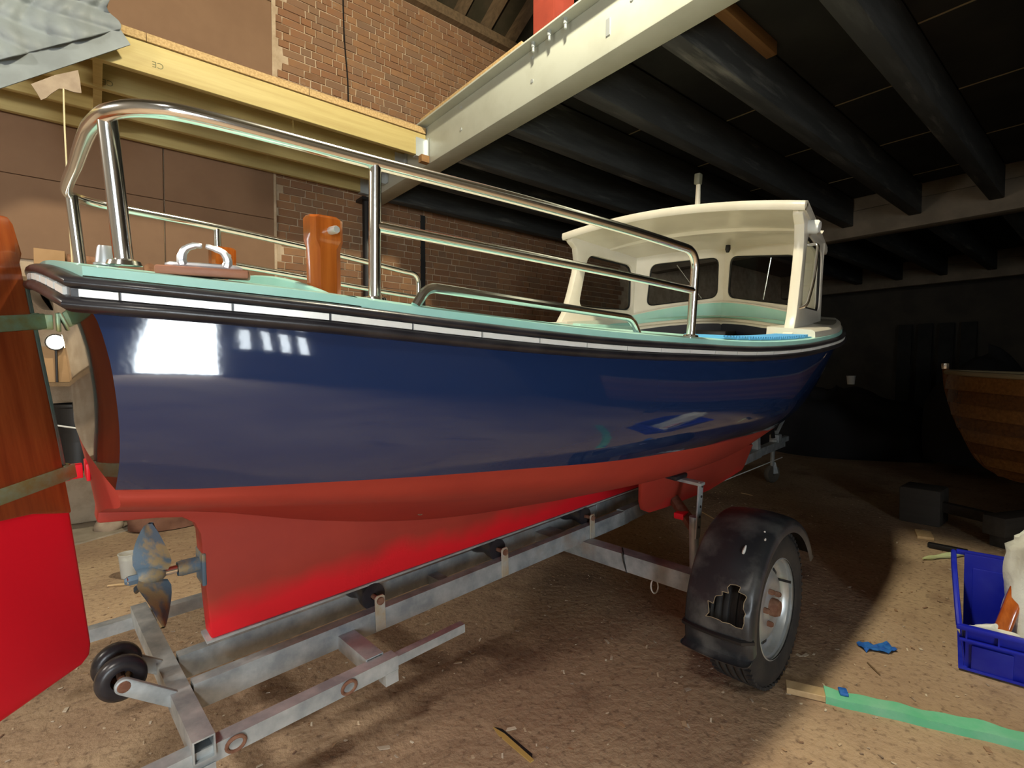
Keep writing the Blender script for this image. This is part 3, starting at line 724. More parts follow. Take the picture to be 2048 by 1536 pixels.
# --- shelter
sh = MB()
def side_fn(sg): return lambda x, y, d: Vector((x, sg * (.79 - .13 * (x - 2.48) - d - .02 * max(0, (y - .97) / .6)), y))
prof_side = [(2.36, .955), (2.43, .985), (2.48, 1.07), (2.52, 1.22), (2.552, 1.36), (2.56, 1.45), (2.54, 1.53), (2.485, 1.57), (2.485, 1.605), (3.22, 1.535), (3.28, .955)]
whole = roundpoly([(2.66, 1.50), (3.155, 1.465), (3.19, 1.115), (2.60, 1.115)], .07, 5)
fwin = roundpoly([(.05, 1.515), (.55, 1.475), (.575, 1.15), (.045, 1.22)], .06, 5)
for sg in (-1, 1):
    fn = side_fn(sg)
    sp = panel(prof_side, [whole], fn, .05).build('shelter_side', CREAM, boat, bevel=.006, seg=2)
    MB().tube([fn(x, y, .0175) for x, y in whole], .011, 6, closed=True).build('window_seal', SEAL, sp)
    panel(whole, [], lambda x, y, d: fn(x, y, .014 + d), .006).build('window_pane', GLASS, sp, smooth=False)
    # front screens, slightly raked vee
    dirv = Vector((3.23, sg * .685, 0)) - Vector((3.42, 0, 0)); LW = dirv.length; dirv.normalize(); nv = Vector((-abs(dirv.y), sg * dirv.x * (1 if sg > 0 else 1), 0)).normalized()
    nv = Vector((-1, 0, 0)) - dirv * Vector((-1, 0, 0)).dot(dirv); nv.normalize()
    def ffn(x, y, d, dirv=dirv, nv=nv): return Vector((3.42, 0, 0)) + dirv * x + Vector((-.03 * max(0, (y - .97) / .6), 0, y)) + nv * d
    fo = panel([(0, .93), (LW, .93), (LW, 1.53), (LW * .5, 1.575), (0, 1.60)], [fwin], ffn, .03).build('front_screen', CREAM, boat, bevel=.004, seg=1)
    MB().tube([ffn(x, y, .016) for x, y in fwin], .010, 6, closed=True).build('window_seal', SEAL, fo)
    panel(fwin, [], lambda x, y, d: ffn(x, y, .012 + d), .006).build('window_pane', GLASS, fo, smooth=False)
    MB().tube([ffn(.16, 1.21, -.02), ffn(.36, 1.47, -.02)] if sg > 0 else [ffn(.30, 1.17, -.02), ffn(.34, 1.48, -.02)], .004, 6).build('wiper_arm', CHROME, fo)
    # mint band and white lip under the windows
    up_ = lambda x: 1.185 - .115 * (x / LW)**1.6; lo_ = lambda x: 1.062 - .075 * (x / LW)**1.6
    xs = [LW * k / 10 for k in range(11)]
    panel([(x, lo_(x)) for x in xs] + [(x, up_(x)) for x in reversed(xs)], [], lambda x, y, d: ffn(x, y, .031 + d), .012).build('mint_band', MINT, fo)
    MB().tube([ffn(x, lo_(x), .05) for x in xs], .012, 8).build('band_lip', CREAM, fo)
    MB().tube([ffn(x, up_(x) + .004, .04) for x in xs], .006, 8).build('band_lip', CREAM, fo)
    panel([(0, .35), (LW * .96, .60), (LW * .97, lo_(LW))] + [(x, lo_(x)) for x in reversed(xs[:-1])], [], lambda x, y, d: ffn(x, y, .01 + d), .02).build('locker_front', DARKBLUE, fo)
    if sg > 0: MB().bx((2.48, sg * .71, .93), (3.25, sg * .60, .995)).build('side_shelf', MINT, boat, bevel=.01)
    # white base moulding outside
    b_ = MB(); rows = []
    for k in range(9):
        s = 2.42 + (3.72 - 2.42) * k / 8; b, z = deck_edge(s); o_ = min(b - .006, .90); i_ = min(o_ - .10, .72)
        rows.append([Vector((s, sg * o_, z + .026)), Vector((s, sg * (o_ - .006), z + .072)), Vector((s, sg * (o_ - .02), z + .082)), Vector((s, sg * (i_ - .05), z + .092)), Vector((s, sg * (i_ - .05), z + .02))])
    b_.grid(rows, True); b_.f += [tuple(range(5)), tuple(8 * 5 + k for k in range(5))]
    b_.build('base_moulding', CREAM, boat, ang=40)
    pr = []
    for k in range(5):
        s = 2.98 + .5 * k / 4; b, z = deck_edge(s); o_ = min(b - .012, .90); pr.append([Vector((s, sg * (o_ - .025), z + .0865)), Vector((s, sg * (o_ - .13), z + .0925))])
    MB().grid(pr).build('deck_pad', GREYPAD, boat)
    # outside grab handle and navigation lamp
    gh = MB(); y0 = sg * .765; gh.tube(round_path([(2.66, sg * .752, 1.44), (2.665, sg * .80, 1.445), (2.63, sg * .805, 1.25), (2.56, sg * .805, 1.12), (2.54, sg * .765, 1.10)], .05, 6), .0085, 10); gh.build('outside_handle', CHROME, boat)
    MB().lathe([(0, 0), (.032, 0), (.036, .01), (.036, .05), (.028, .062), (0, .066)], (2.66, sg * .738, 1.535), (0, sg, -.1), 16).build('navigation_lamp', ALU, boat)
MB().bx((3.18, -.13, .86), (3.36, .13, .98)).build('companion_step', BLACKST, boat, bevel=.01)
# roof with lip and underside rib
rows_t, rows_b = [], []
def rz(l, s): return 1.628 + .066 * (1 - (l / .79)**2) - .105 * max(0, s - 2.48)
def rw(s): return 1 - .20 * max(0, s - 2.48)
SS = [2.46, 2.475, 2.7, 2.9, 3.1, 3.3, 3.40, 3.42]; LS = [-.79 + 1.58 * k / 20 for k in range(21)]
rm = MB()
tp = [[Vector((s, l * rw(s) * (1 if 2.47 < s < 3.41 else .99), rz(l, s) - (0 if 2.47 < s < 3.41 else .006))) for l in LS] for s in SS]
un = [[Vector((s, l * .985 * rw(s), rz(l, s) - .034)) for l in LS] for s in SS]
rm.grid(tp); rm.grid(un)
for a, b in ((tp[0], un[0]), (tp[-1], un[-1])): rm.grid([a, b])
rm.grid([[r[0] for r in tp], [r[0] for r in un]]); rm.grid([[r[-1] for r in tp], [r[-1] for r in un]])
ro_ = rm.build('shelter_roof', CREAM, boat, weld=.0005, ang=40)
fa = MB(); fr_ = [[Vector((s, l * .992, rz(l, 2.46) - dz)) for l in LS] for s, dz in ((2.455, .002), (2.452, .03), (2.462, .048), (2.49, .046), (2.49, .01))]
fa.grid(fr_ + [fr_[0]]); fa.build('roof_fascia', CREAM, ro_, ang=50)
for sg in (-1, 1): MB().grid([[Vector((s, sg * x * rw(s), rz(.79, s) - dz)) for s in SS[1:-1]] for x, dz in ((.789, .004), (.792, .025), (.785, .045), (.75, .045), (.75, .0))]).build('roof_edge', CREAM, ro_)
MB().grid([[Vector((s, l * .93, rz(l * .93, 2.9) - dz)) for l in LS] for s, dz in ((2.86, .03), (2.88, .05), (2.94, .052), (2.97, .03))]).build('roof_rib', CREAM, ro_)
MB().lathe([(0, .0), (.016, 0), (.018, -.03), (.010, -.05), (0, -.052)], (3.26, -.06, rz(-.06, 3.26) - .034), (0, 0, 1), 12).build('cabin_knob', SEAL, ro_)
ml = MB(); ml.add([], []); ml.tube([(2.90, 0, 1.66), (2.89, 0, 1.78), (2.885, .003, 1.92)], [.022, .018, .014], 8); mo = ml.build('masthead_post', CREAM, boat)
MB().box((2.884, .006, 1.955), (.045, .04, .07)).build('masthead_lamp', mat('olive_lamp', (.12, .12, .09), .5), mo, bevel=.008)
# --- stern gear: tube, shaft, propeller, gudgeons
MB().lathe([(.020, 0), (.022, .01), (.022, .055), (.028, .062), (.030, .075), (.03, .09)], (-.072, 0, .234), (1, 0, -.02), 16).build('stern_tube', PROP, boat)
MB().box((-.012, 0, .225), (.012, .075, .10)).build('tube_flange', PROP, boat, bevel=.004)
MB().tube([(-.19, 0, .236), (-.06, 0, .235)], .0115, 12).build('propeller_shaft', CHROME, boat)
pr_ = MB().lathe([(0, -.034), (.012, -.03), (.020, -.02), (.026, .0), (.027, .02), (.022, .034), (0, .036)], (-.132, 0, .235), (-1, 0, .015), 18).build('propeller', PROP, boat)
MB().lathe([(0, -.0), (.014, 0), (.014, .02), (.008, .03), (0, .03)], (-.165, 0, .236), (-1, 0, 0), 6).build('propeller_nut', PROP, pr_)
bm_rows = []
NB = 9
for i in range(NB):
    t = i / (NB - 1); r = .015 + .145 * t; wdt = .047 * sin(pi * min(1, (.18 + .82 * t) ** 1.0)) ** .6 * (1 if t < .99 else .25) + .006; pitch = math.atan2(.105, max(r, .03) * 1.6)
    row = []
    for j in range(7):
        c = -1 + 2 * j / 6; x = c * wdt; row.append((r + .0 , x * cos(pitch), x * sin(pitch), (1 - c * c) * .006))
    bm_rows.append(row)
for k, a0 in enumerate((97, 217, 337)):
    a = radians(a0); er = Vector((0, cos(a), sin(a))); et = Vector((0, -sin(a), cos(a))); ex = Vector((1, 0, 0)); c0 = Vector((-.132, 0, .235))
    top = [[c0 + er * r + et * (y) + ex * (x + th) for r, y, x, th in row] for row in bm_rows]
    bot = [[c0 + er * r + et * (y) + ex * (x - th) for r, y, x, th in row] for row in bm_rows]
    m_ = MB(); m_.grid(top); m_.grid(bot)
    m_.build('propeller_blade', PROP, pr_, weld=.0002, ang=60)
AX_T, AX_B = Vector((-.345, 0, .985)), Vector((-.305, 0, .575))
axd = (AX_T - AX_B).normalized()
MB().tube([AX_B - axd * .03, AX_T + axd * .03], .0075, 10).build('pintle_rod', mat('weathered_rod', (.42, .52, .50), .4, .5, col2=(.30, .50, .48), nscale=14), boat)
for h in (-.012, .365):
    p = AX_B + axd * h; gd = MB().lathe([(.009, -.02), (.016, -.02), (.016, .02), (.009, .02)], p, axd, 14, closed=True)
    gd.box(p + Vector((.022, 0, 0)), (.03, .022, .036)); gd.box(p + Vector((.046, 0, 0)), (.008, .07, .045)); gd.build('gudgeon', REDFRESH if h < 0 else BRASS, boat, bevel=.002)

# ================================================================== RUDDER
AL = radians(38)
er0 = Vector((-cos(AL), -sin(AL), 0)); nrm = axd.cross(er0).normalized(); er = nrm.cross(axd).normalized()
if er.dot(er0) < 0: er = -er
MBt = BOATM.copy(); Rr = Matrix((er, nrm, axd)).transposed().to_4x4(); Rr.translation = AX_B
rud = thing('rudder', 'mahogany rudder with bright red blade hung on the transom of the blue launch', 'rudder', mw_=BOATM @ Rr)
TK = .019
def plate(poly, t, m, name, bevel=.006, seg=2): return MB().prism([(x, -t, y) for x, y in poly], (0, 2 * t, 0)).build(name, m, rud, bevel=bevel, seg=seg)
stock = [(.012, -.115), (.010, .10), (.012, .33), (.012, .50), (.004, .52), (.010, .585), (.018, .602), (.075, .607), (.20, .60), (.20, .52), (.30, .40), (.36, .0), (.36, -.095), (.28, -.075), (.18, -.062), (.10, -.078), (.05, -.10)]
plate(stock, TK, MAHOG, 'stock', .007)
blade = [(.012, -.08), (.020, -.30), (.028, -.47), (.036, -.497), (.06, -.508), (.46, -.492), (.50, -.45), (.50, -.10), (.42, -.045), (.36, -.03), (.30, -.028), (.22, -.032), (.15, -.050), (.09, -.062), (.04, -.075)]
plate(blade, .0165, REDFRESH, 'blade', .010, 3)
for h, L in ((.365, .34), (-.010, .42)):
    st_ = MB(); 
    for sg in (-1, 1): st_.bx((-.014, sg * TK - (.005 if sg < 0 else 0), h - .018), (L, sg * TK + (.005 if sg > 0 else 0), h + .018))
    st_.lathe([(.0085, -.019), (.016, -.019), (.016, .019), (.0085, .019)], (0, 0, h), (0, 0, 1), 14, closed=True)
    so_ = st_.build('strap', BRASS, rud, bevel=.003)
    for k in range(6):
        x = .03 + k * .055
        MB().lathe([(0, .006), (.007, .005), (.009, 0)], (x, -TK - .005, h + random.uniform(-.004, .004)), (0, -1, 0), 10).build('strap_rivet', BRASS, so_)
for x, h in ((.045, .06), (.13, .04), (.02, .56), (.055, .595), (.055, .40), (.07, .285), (.03, .22), (.12, .20), (.10, .12)):
    MB().lathe([(0, .003), (.006, .0025), (.0075, 0)], (x, -TK, h), (0, -1, 0), 10).build('copper_rivet', COPPER, rud)

# ================================================================== TRAILER
tr = thing('boat_trailer', 'galvanised road trailer with black mudguards carrying the blue launch', 'trailer', mw_=TRAILM)
def hb(name, a, b, w, h, m=GALV, par=None):
    vert = abs(b[2] - a[2]) > .5 * (Vector(b) - Vector(a)).length
    return MB().hbeam(a, b, w, h, up=(1, 0, 0) if vert else (0, 0, 1)).build(name, m, par or tr, smooth=False)
# twin central rails
hb('main_rail', (-.06, -.059, -.131), (2.15, -.059, -.131), .042, .078)
hb('main_rail', (-.06, .137, -.131), (2.15, .137, -.131), .042, .078)
hb('draw_bar', (2.1, -.059, -.125), (4.9, .20, -.20), .05, .08); hb('draw_bar', (2.1, .137, -.125), (4.9, .25, -.20), .05, .08)
hb('draw_bar_tip', (4.85, .225, -.20), (5.75, .27, -.22), .07, .08)
hb('rear_cross_beam', (-.092, -.335, -.125), (-.092, .66, -.125), .05, .06)
hb('tie_plate', (1.62, -.03, -.14), (1.62, .115, -.14), .12, .05); hb('tie_plate', (.9, -.03, -.15), (.9, .115, -.15), .05, .04)
# lighting board bars
hb('light_bar_sleeve', (-.42, -.300, -.155), (.46, -.300, -.155), .044, .046)
hb('light_bar', (-.3, -.300, -.155), (.74, -.300, -.155), .030, .030)
hb('light_bar_sleeve', (-.45, .66, -.155), (.46, .66, -.155), .044, .046); hb('light_bar', (.40, .66, -.155), (.74, .66, -.155), .03, .03)
hb('strut', (.40, -.08, -.150), (.40, -.280, -.150), .06, .05); hb('strut', (.40, .16, -.150), (.40, .64, -.150), .06, .05)
hb('bar_socket', (.435, -.300, -.176), (.435, -.300, -.215), .046, .046); hb('bar_socket', (-.092, -.300, -.175), (-.092, -.300, -.27), .05, .05)
for x in (-.02, .29):
    MB().tube([(x + .022 * cos(a), -.325 - .004 * sin(a), -.155 + .020 * sin(a)) for a in [2 * pi * k / 16 for k in range(16)]], .005, 8, closed=True).build('ring_bolt', RUST, tr)
# keel rollers with brackets
def roller(s, z, l0=-.05, l1=.13, r=.05, scar=False):
    c = (l0 + l1) / 2; h = (l1 - l0) / 2 - .012
    ro = MB().lathe([(.012, -h), (r, -h), (r + .002, -h + .008), (r, -h + .026), (r * .78, -.018), (r * .74, 0), (r * .78, .018), (r, h - .026), (r + .002, h - .008), (r, h), (.012, h)], (s, c, z), (0, 1, 0), 28).build('keel_roller', RUBBER, tr, ang=50)
    MB().tube([(s, l0 - .045, z), (s, l1 + .045, z)], .009, 10).build('roller_pin', RUST, ro)
    for l in (l0 - .034, l1 + .034):
        MB().prism([(s - .02, l - .003, -.165), (s + .02, l - .003, -.165), (s + .02, l - .003, z + .012), (s + .012, l - .003, z + .02), (s - .012, l - .003, z + .02), (s - .02, l - .003, z + .012)], (0, .006, 0)).build('roller_bracket', RUSTPLATE, ro, bevel=.001, seg=1)
        MB().lathe([(0, .01), (.013, .01), (.014, 0), (.014, -.01), (0, -.01)], (s, l, z), (0, 1, 0), 14).build('pin_head', RUST, ro)
roller(.531, -.055, r=.047); roller(1.155, -.055, r=.047); roller(1.80, -.055, r=.047); roller(3.3, -.075, -.03, .16, .045)
# stern roller on two arms
sr = MB()
SRC = Vector((-.215, .035, -.03))
def rr_disc(c, nm):
    return MB().lathe([(.026, -.020), (.045, -.024), (.058, -.014), (.060, 0), (.058, .014), (.045, .024), (.026, .020)], c, (0, 1, 0), 28, closed=True).build(nm, RUBBER, tr, ang=50)
rr_disc(SRC + Vector((0, -.045, 0)), 'stern_roller'); rr_disc(SRC + Vector((0, .045, 0)), 'stern_roller')
MB().lathe([(.030, -.03), (.027, 0), (.030, .03)], SRC, (0, 1, 0), 18).build('roller_core', mat('orange_roller_core', (.40, .20, .08), .6), tr)
for sg in (-1, 1):
    p = SRC + Vector((0, sg * .095, 0)); q = Vector((-.10, p.y + sg * .012, -.12))
    d_ = (q - p); dn = Vector((-d_.z, 0, d_.x)).normalized() * .021
    arc = [p + Vector((cos(a) * .021, 0, sin(a) * .021)) for a in [radians(t) for t in range(0, 0)]]
    mbp = MB(); base = atan2(d_.z, d_.x)
    poly = [p + Vector((.021 * cos(base + radians(t)), 0, .021 * sin(base + radians(t)))) for t in range(90, 271, 20)] + [q - dn, q + dn]
    mbp.prism([v - Vector((0, .008, 0)) for v in poly], (0, .016, 0)); mbp.build('roller_arm', GALV, tr, bevel=.003)
    MB().lathe([(0, .004), (.014, .003), (.016, 0)], p + Vector((0, sg * .008, 0)), (0, sg, 0), 14).build('pin_head', RUST, tr)
MB().tube([SRC + Vector((0, -.10, 0)), SRC + Vector((0, .10, 0))], .010, 10).build('roller_pin', RUST, tr)
# axle
AXS = 1.755
hb('axle_beam', (AXS, -.80, -.205), (AXS, .84, -.205), .075, .085)
MB().tube([(AXS - .04, -.33, -.155), (AXS - .042, -.34, -.20), (AXS - .035, -.35, -.25), (AXS, -.36, -.252)], .004, 6).build('brake_cable', BLACKST, tr)
MB().tube([(AXS + .02, -.29, -.16), (AXS - .045, -.34, -.163)], .004, 6).build('brake_cable', BLACKST, tr)
MB().tube([(AXS - .03 + .03 * cos(a), -.50 + .006 * sin(a), -.275 + .03 * sin(a)) for a in [2 * pi * k / 18 for k in range(18)]], .0035, 6, closed=True).build('wire_loop', ALU, tr)
TI = TRAILM.inverted()
WC = TI @ Vector((2.150, .990, .318))
def wheel(c, sg):
    w = .092; R = .318
    t = [(.200, -w + .012), (.215, -w + .002), (.255, -w - .004), (.290, -w + .006), (.308, -w + .022), (.3165, -w + .034)]
    gro = []
    for g in (-.045, -.015, .015, .045): gro += [(.318, g - .009), (.3165, g - .006), (.309, g - .004), (.309, g + .004), (.3165, g + .006), (.318, g + .009)]
    prof = t + gro + [(r, -h) for r, h in reversed(t)]
    tyre = MB().lathe(prof, c, (0, 1, 0), 56).build('tyre', TYRE, tr, ang=40)
    tb = MB()
    for k in range(64):
        a = 2 * pi * k / 64
        for yy in (-.066, .066): tb.box(Vector(c) + Vector((cos(a) * .311, yy, sin(a) * .311)), (.011, .032, .014), Matrix.Rotation(-a, 3, 'Y'))
    tb.build('tread_blocks', TYRE, tyre, smooth=False)['kind'] = 'stuff'
    o = -sg
    rimp = [(.200, .085), (.208, .082), (.207, .070), (.192, .064), (.187, .046), (.178, .036), (.165, .031), (.150, .034), (.128, .052), (.10, .058), (.085, .054), (.058, .054), (.05, .058), (0, .058)]
    rim = MB().lathe([(r, h) for r, h in rimp], c, (0, sg, 0), 48).build('wheel_rim', RIM, tr, ang=30)
    MB().lathe([(.036, .052), (.036, .078), (.030, .090), (0, .093)], c, (0, sg, 0), 18).build('hub_cap', RUST, rim)
    for k in range(5):
        a = 2 * pi * k / 5 + .5; p = Vector(c) + Vector((cos(a) * .068, sg * .054, sin(a) * .068))
        MB().lathe([(.012, 0), (.012, .016), (.008, .022), (0, .022)], p, (0, sg, 0), 6).build('wheel_nut', RUST, rim)
    sl_ = MB()
    for k in range(10):
        a = 2 * pi * k / 10 + .2; p = Vector(c) + Vector((cos(a) * .147, sg * .034, sin(a) * .147)); Rm = Matrix.Rotation(-a, 3, 'Y') @ Matrix.Rotation(0, 3, 'Z')
        sl_.box(p, (.022, .010, .045), Rm)
    sl_.build('rim_slots', BLACKST, rim, bevel=.003)
    MB().tube([Vector(c) + Vector((.15, sg * .03, .06)), Vector(c) + Vector((.152, sg * .085, .06))], .006, 8).build('valve', BLACKST, rim)
    return tyre
wheel(WC, -1); WF = Vector((WC.x, .035 * 2 - WC.y + .03, WC.z)); wheel(WF, 1)
MB().tube([WC + Vector((0, .03, 0)), WF - Vector((0, .03, 0))], .022, 12).build('stub_axle', BLACKST, tr)
for sg, c in ((-1, WC), (1, WF)): MB().beam((AXS, c.y - sg * .21, -.21), (c.x, c.y - sg * .12, c.z), .05, .07).build('suspension_arm', BLACKST, tr, bevel=.006)
# mudguards
def guard(c, sg, holed):
    RG = .372; a0, a1 = radians(22), radians(188); NA, NL = 64, 18; rg = random.Random(3)
    prof = [(-.118, -.052), (-.120, -.030), (-.117, -.012), (-.106, -.002), (-.09, .004)] + [(-.09 + .215 * k / 10, .004 + .010 * sin(pi * k / 10)) for k in range(1, 11)] + [(.132, .0), (.138, -.012), (.138, -.03)]
    NL = len(prof)
    def pt(i, j, dr=0):
        a = a0 + (a1 - a0) * i / NA; l, r = prof[j]; R = RG + r + dr
        return Vector((c[0] + R * cos(a), c[1] + (l if sg < 0 else -l), c[2] + R * sin(a)))
    def is_hole(i, j):
        if not holed: return False
        a = math.degrees(a0 + (a1 - a0) * (i + .5) / NA); l = (prof[j][0] + prof[min(j + 1, NL - 1)][0]) / 2
        lo = -.098 + .02 * sin(a * .9) ; wdt = (a - 150) / 20.
        cen = -.055 + .035 * wdt; half = .018 + .055 * max(0, min(1, (a - 150) / 12)) 
        return 149 < a < 170.5 and abs(l - cen) < half + .012 * sin(a * 2.3) and l > -.104
    m = MB(); V0 = [[pt(i, j) for j in range(NL)] for i in range(NA + 1)]; V1 = [[pt(i, j, -.004) for j in range(NL)] for i in range(NA + 1)]
    flat = [p for r in V0 for p in r] + [p for r in V1 for p in r]; n = (NA + 1) * NL; fs = []; hole_edge = []
    for i in range(NA):
        for j in range(NL - 1):
            if is_hole(i, j): continue
            a, b, c2, d2 = i * NL + j, i * NL + j + 1, (i + 1) * NL + j + 1, (i + 1) * NL + j
            fs += [(a, b, c2, d2), (n + a, n + d2, n + c2, n + b)]
    jit = set()
    for i in range(NA):
        for j in range(NL - 1):
            if is_hole(i, j):
                for q in (i * NL + j, i * NL + j + 1, (i + 1) * NL + j + 1, (i + 1) * NL + j): jit.add(q)
    for q in jit:
        v = Vector((rg.uniform(-.006, .006), rg.uniform(-.007, .007), rg.uniform(-.006, .006))); flat[q] = flat[q] + v; flat[n + q] = flat[n + q] + v
    m.add(flat, fs); g = m.build('mudguard', GUARD, tr, ang=40)
    if holed:
        te = MB(); idx = {}
        for i in range(NA):
            for j in range(NL - 1):
                if is_hole(i, j): continue
                for (di, dj, e) in ((1, 0, ((i + 1) * NL + j, (i + 1) * NL + j + 1)), (-1, 0, (i * NL + j, i * NL + j + 1)), (0, 1, (i * NL + j + 1, (i + 1) * NL + j + 1)), (0, -1, (i * NL + j, (i + 1) * NL + j))):
                    if 0 <= j + dj < NL - 1 and 0 <= i + di < NA and is_hole(i + di, j + dj): te.tube([flat[e[0]], flat[e[1]]], 0.0012, 5)
        te.build('torn_edge', TORN, g)
    # rolled lower lip and stay
    e = [pt(NA, j) for j in range(NL)]; MB().grid([e, [p + Vector((-.035, 0, -.012)) for p in e], [p + Vector((-.040, 0, -.006)) for p in e]]).build('guard_lip', GUARD, g)
    e = [pt(0, j) for j in range(NL)]; MB().grid([e, [p + Vector((.015, 0, -.006)) for p in e]]).build('guard_lip', GUARD, g)
    q = [pt(NA - 4, j, .008) for j in (1, 4, 8, 12, 15, 17)]; MB().tube(q, .010, 6).build('guard_stay', BLACKST, g)
    return g
ng = guard(WC, -1, True); guard(WF, 1, False)
for a, l, L_, w in ((128, -.045, 5.5, .006), (118, -.10, 1.6, .004), (112, -.085, .9, .004)):
    pts = []
    for k in range(5):
        aa = radians(a + L_ * (k / 4 - .5)); pts.append(WC + Vector((.389 * cos(aa), l, .389 * sin(aa))))
    MB().tube(pts, [w * .4, w * .7, w * .9, w, w * .7], 6).build('paint_run', CUPW, ng)
MB().beam((AXS + .02, -.74, -.18), WC + Vector((-.05, .135, .31)), .04, .006).build('guard_bracket', BLACKST, tr)
# bilge support posts
for sg in (-1, 1):
    cy = -.66 if sg < 0 else .73
    MB().tube([(AXS + .045, cy, -.27), (AXS + .045, cy, .075)], .021, 14).build('support_post', GALV, tr)
    MB().prism([(AXS + .020, cy - .022, -.02), (AXS + .060, cy - .022, -.02), (AXS + .098, cy - .022, .215), (AXS + .058, cy - .022, .235)], (0, .008, 0)).build('support_plate', GALV, tr, bevel=.002)
    for k in range(5): MB().lathe([(0, .003), (.006, .003), (.006, -.001)], (AXS + .046 + k * .009, cy - .022, .03 + k * .045), (0, -1, 0), 8).build('plate_hole', BLACKST, tr)
    MB().beam((AXS + .075, cy - .03, .222), (AXS + .075, cy - sg * .13, .232), .045, .014).build('support_arm', GALV, tr, bevel=.002)
    MB().box((AXS + .065, cy - sg * .10, .246), (.11, .07, .022), Matrix.Rotation(-sg * .1, 3, 'X')).build('support_pad', RUBBER, tr, bevel=.006)
    MB().beam((AXS + .05, cy, .02), (AXS + .22, cy - sg * .20, .09), .05, .03).build('support_brace', RUST, tr, bevel=.004)
    MB().box((AXS + .10, cy - sg * .09, .05), (.06, .05, .03)).build('red_reflector', REDFRESH, tr, bevel=.006)
    MB().beam((AXS + .06, cy, -.10), (AXS + .28, cy - sg * .05, -.30), .035, .012).build('support_strut', BLACKST, tr)
# front end: coupling, jockey wheel, winch
cp = MB(); cp.box((5.60, .262, -.17), (.30, .08, .05)); cp.box((5.52, .258, -.14), (.10, .10, .09)); cp.box((5.82, .273, -.19), (.18, .06, .06)); cp.build('coupling_head', GALV, tr, bevel=.012)
MB().beam((5.55, .262, -.10), (5.88, .275, .07), .03, .02).build('coupling_handle', GALV, tr, bevel=.004)
MB().tube([(5.42, .25, -.12), (5.36, .245, .05), (5.33, .24, .08)], .022, 8).build('brake_lever', BLACKST, tr)
JW = TI @ Vector((6.02, 2.62, .0)); UPW = (TI.to_3x3() @ Vector((0, 0, 1))).normalized()
MB().tube([JW + UPW * .13, JW + UPW * .62 + Vector((-.1, -.05, 0))], .024, 12).build('jockey_tube', GALV, tr)
MB().lathe([(.02, -.03), (.095, -.03), (.105, -.015), (.105, .015), (.095, .03), (.02, .03)], JW + UPW * .106, (.35, 1, 0), 24, closed=True).build('jockey_wheel', mat('grey_solid_tyre', (.13, .12, .10), .8), tr)
MB().beam(JW + UPW * .11 + Vector((0, -.045, 0)), JW + UPW * .24 + Vector((-.02, -.02, 0)), .012, .05).build('jockey_fork', GALV, tr)
hb('jockey_clamp', (5.70, .27, -.2), (5.72, .37, -.2), .05, .06)
hb('winch_post', (4.85, .21, -.18), (4.80, .20, .42), .06, .06); MB().box((4.78, .20, .42), (.10, .14, .06)).build('winch_pad', RUBBER, tr, bevel=.01)
MB().tube([(3.2, .1, -.26), (5.3, .12, -.30)], .005, 6).build('brake_rod', ALU, tr)

# ================================================================== THINGS ROUND ABOUT
def ray_dir(u, v): return FW * F_PX + RT * (u - 1024) + UP * (768 - v)
def at_y(u, v, y): d_ = ray_dir(u, v); return Vector((0, 0, CAM_H)) + d_ * (y / d_.y)
def at_x(u, v, x): d_ = ray_dir(u, v); return Vector((0, 0, CAM_H)) + d_ * (x / d_.x)
def at_z(u, v, z): d_ = ray_dir(u, v); return Vector((0, 0, CAM_H)) + d_ * ((z - CAM_H) / d_.z)
def blob(name, c, size, m, seed, rough=.25, n=20, parent=None, flat=True):
    r = random.Random(seed); ph = [(r.uniform(1, 4), r.uniform(1, 4), r.uniform(0, 6), r.uniform(.3, 1)) for _ in range(7)]
    rows = []
    for i in range(n + 1):
        th = pi * i / n; row = []
        for j in range(2 * n):
            f = 2 * pi * j / (2 * n); k = 1 + rough * sum(a[3] * sin(a[0] * 2 * th + a[2]) * sin(round(a[1]) * f + a[2] * 2) for a in ph) / 3
            z = cos(th) * k; 
            if flat: z = max(z, -.25)
            row.append(Vector(c) + Vector((sin(th) * cos(f) * k * size[0], sin(th) * sin(f) * k * size[1], z * size[2])))
        rows.append(row)
    return MB().grid(rows, True).build(name, m, parent, weld=.0005, ang=60)

# --- grey sheet hanging over the mezzanine edge
ta = thing('dust_sheet', 'crumpled grey blue sheet draped over the pine mezzanine edge', 'sheet', loc=(0, 0, 0))
TL, TRr, BR, BL = (-150, -30), (206, -26), (237, 58), (-60, 134)
def quad_px(a, b, Q):
    (x0, y0), (x1, y1), (x2, y2), (x3, y3) = Q
    u = (x0 * (1 - a) + x1 * a) * (1 - b) + (x3 * (1 - a) + x2 * a) * b; v = (y0 * (1 - a) + y1 * a) * (1 - b) + (y3 * (1 - a) + y2 * a) * b
    return u, v
rows = []
for i in range(37):
    row = []
    for j in range(49):
        a, b = j / 48, i / 36; u, v = quad_px(a, b, (TL, TRr, BR, BL)); u += 8 * sin(b * 9) * (a > .98)
        dy = .05 * abs(sin(7 * a + 4 * b + 1.4 * sin(3 * b + 1))) + .03 * abs(sin(15 * a - 7 * b + 1.1 * sin(5 * a))) + .018 * abs(sin(9 * b + 21 * a + 2 * sin(4 * b))) - .03 * (1 - b) * sin(3 * a)
        row.append(at_y(u, v, 4.145 - .03 * b - dy))
    rows.append(row)
back = [[p + Vector((.002, .006, 0)) for p in r] for r in rows]
m_ = MB(); m_.grid(rows); m_.grid(back); m_.build('sheet', TARP, ta, ang=80)
HQ = ((-70, 136), (238, 54), (261, 89), (-40, 190))
rows = [[at_y(*quad_px(j / 24, i / 4, HQ), 4.085 - .006 * sin(12 * j / 24) - .004 * i / 4) for j in range(25)] for i in range(5)]
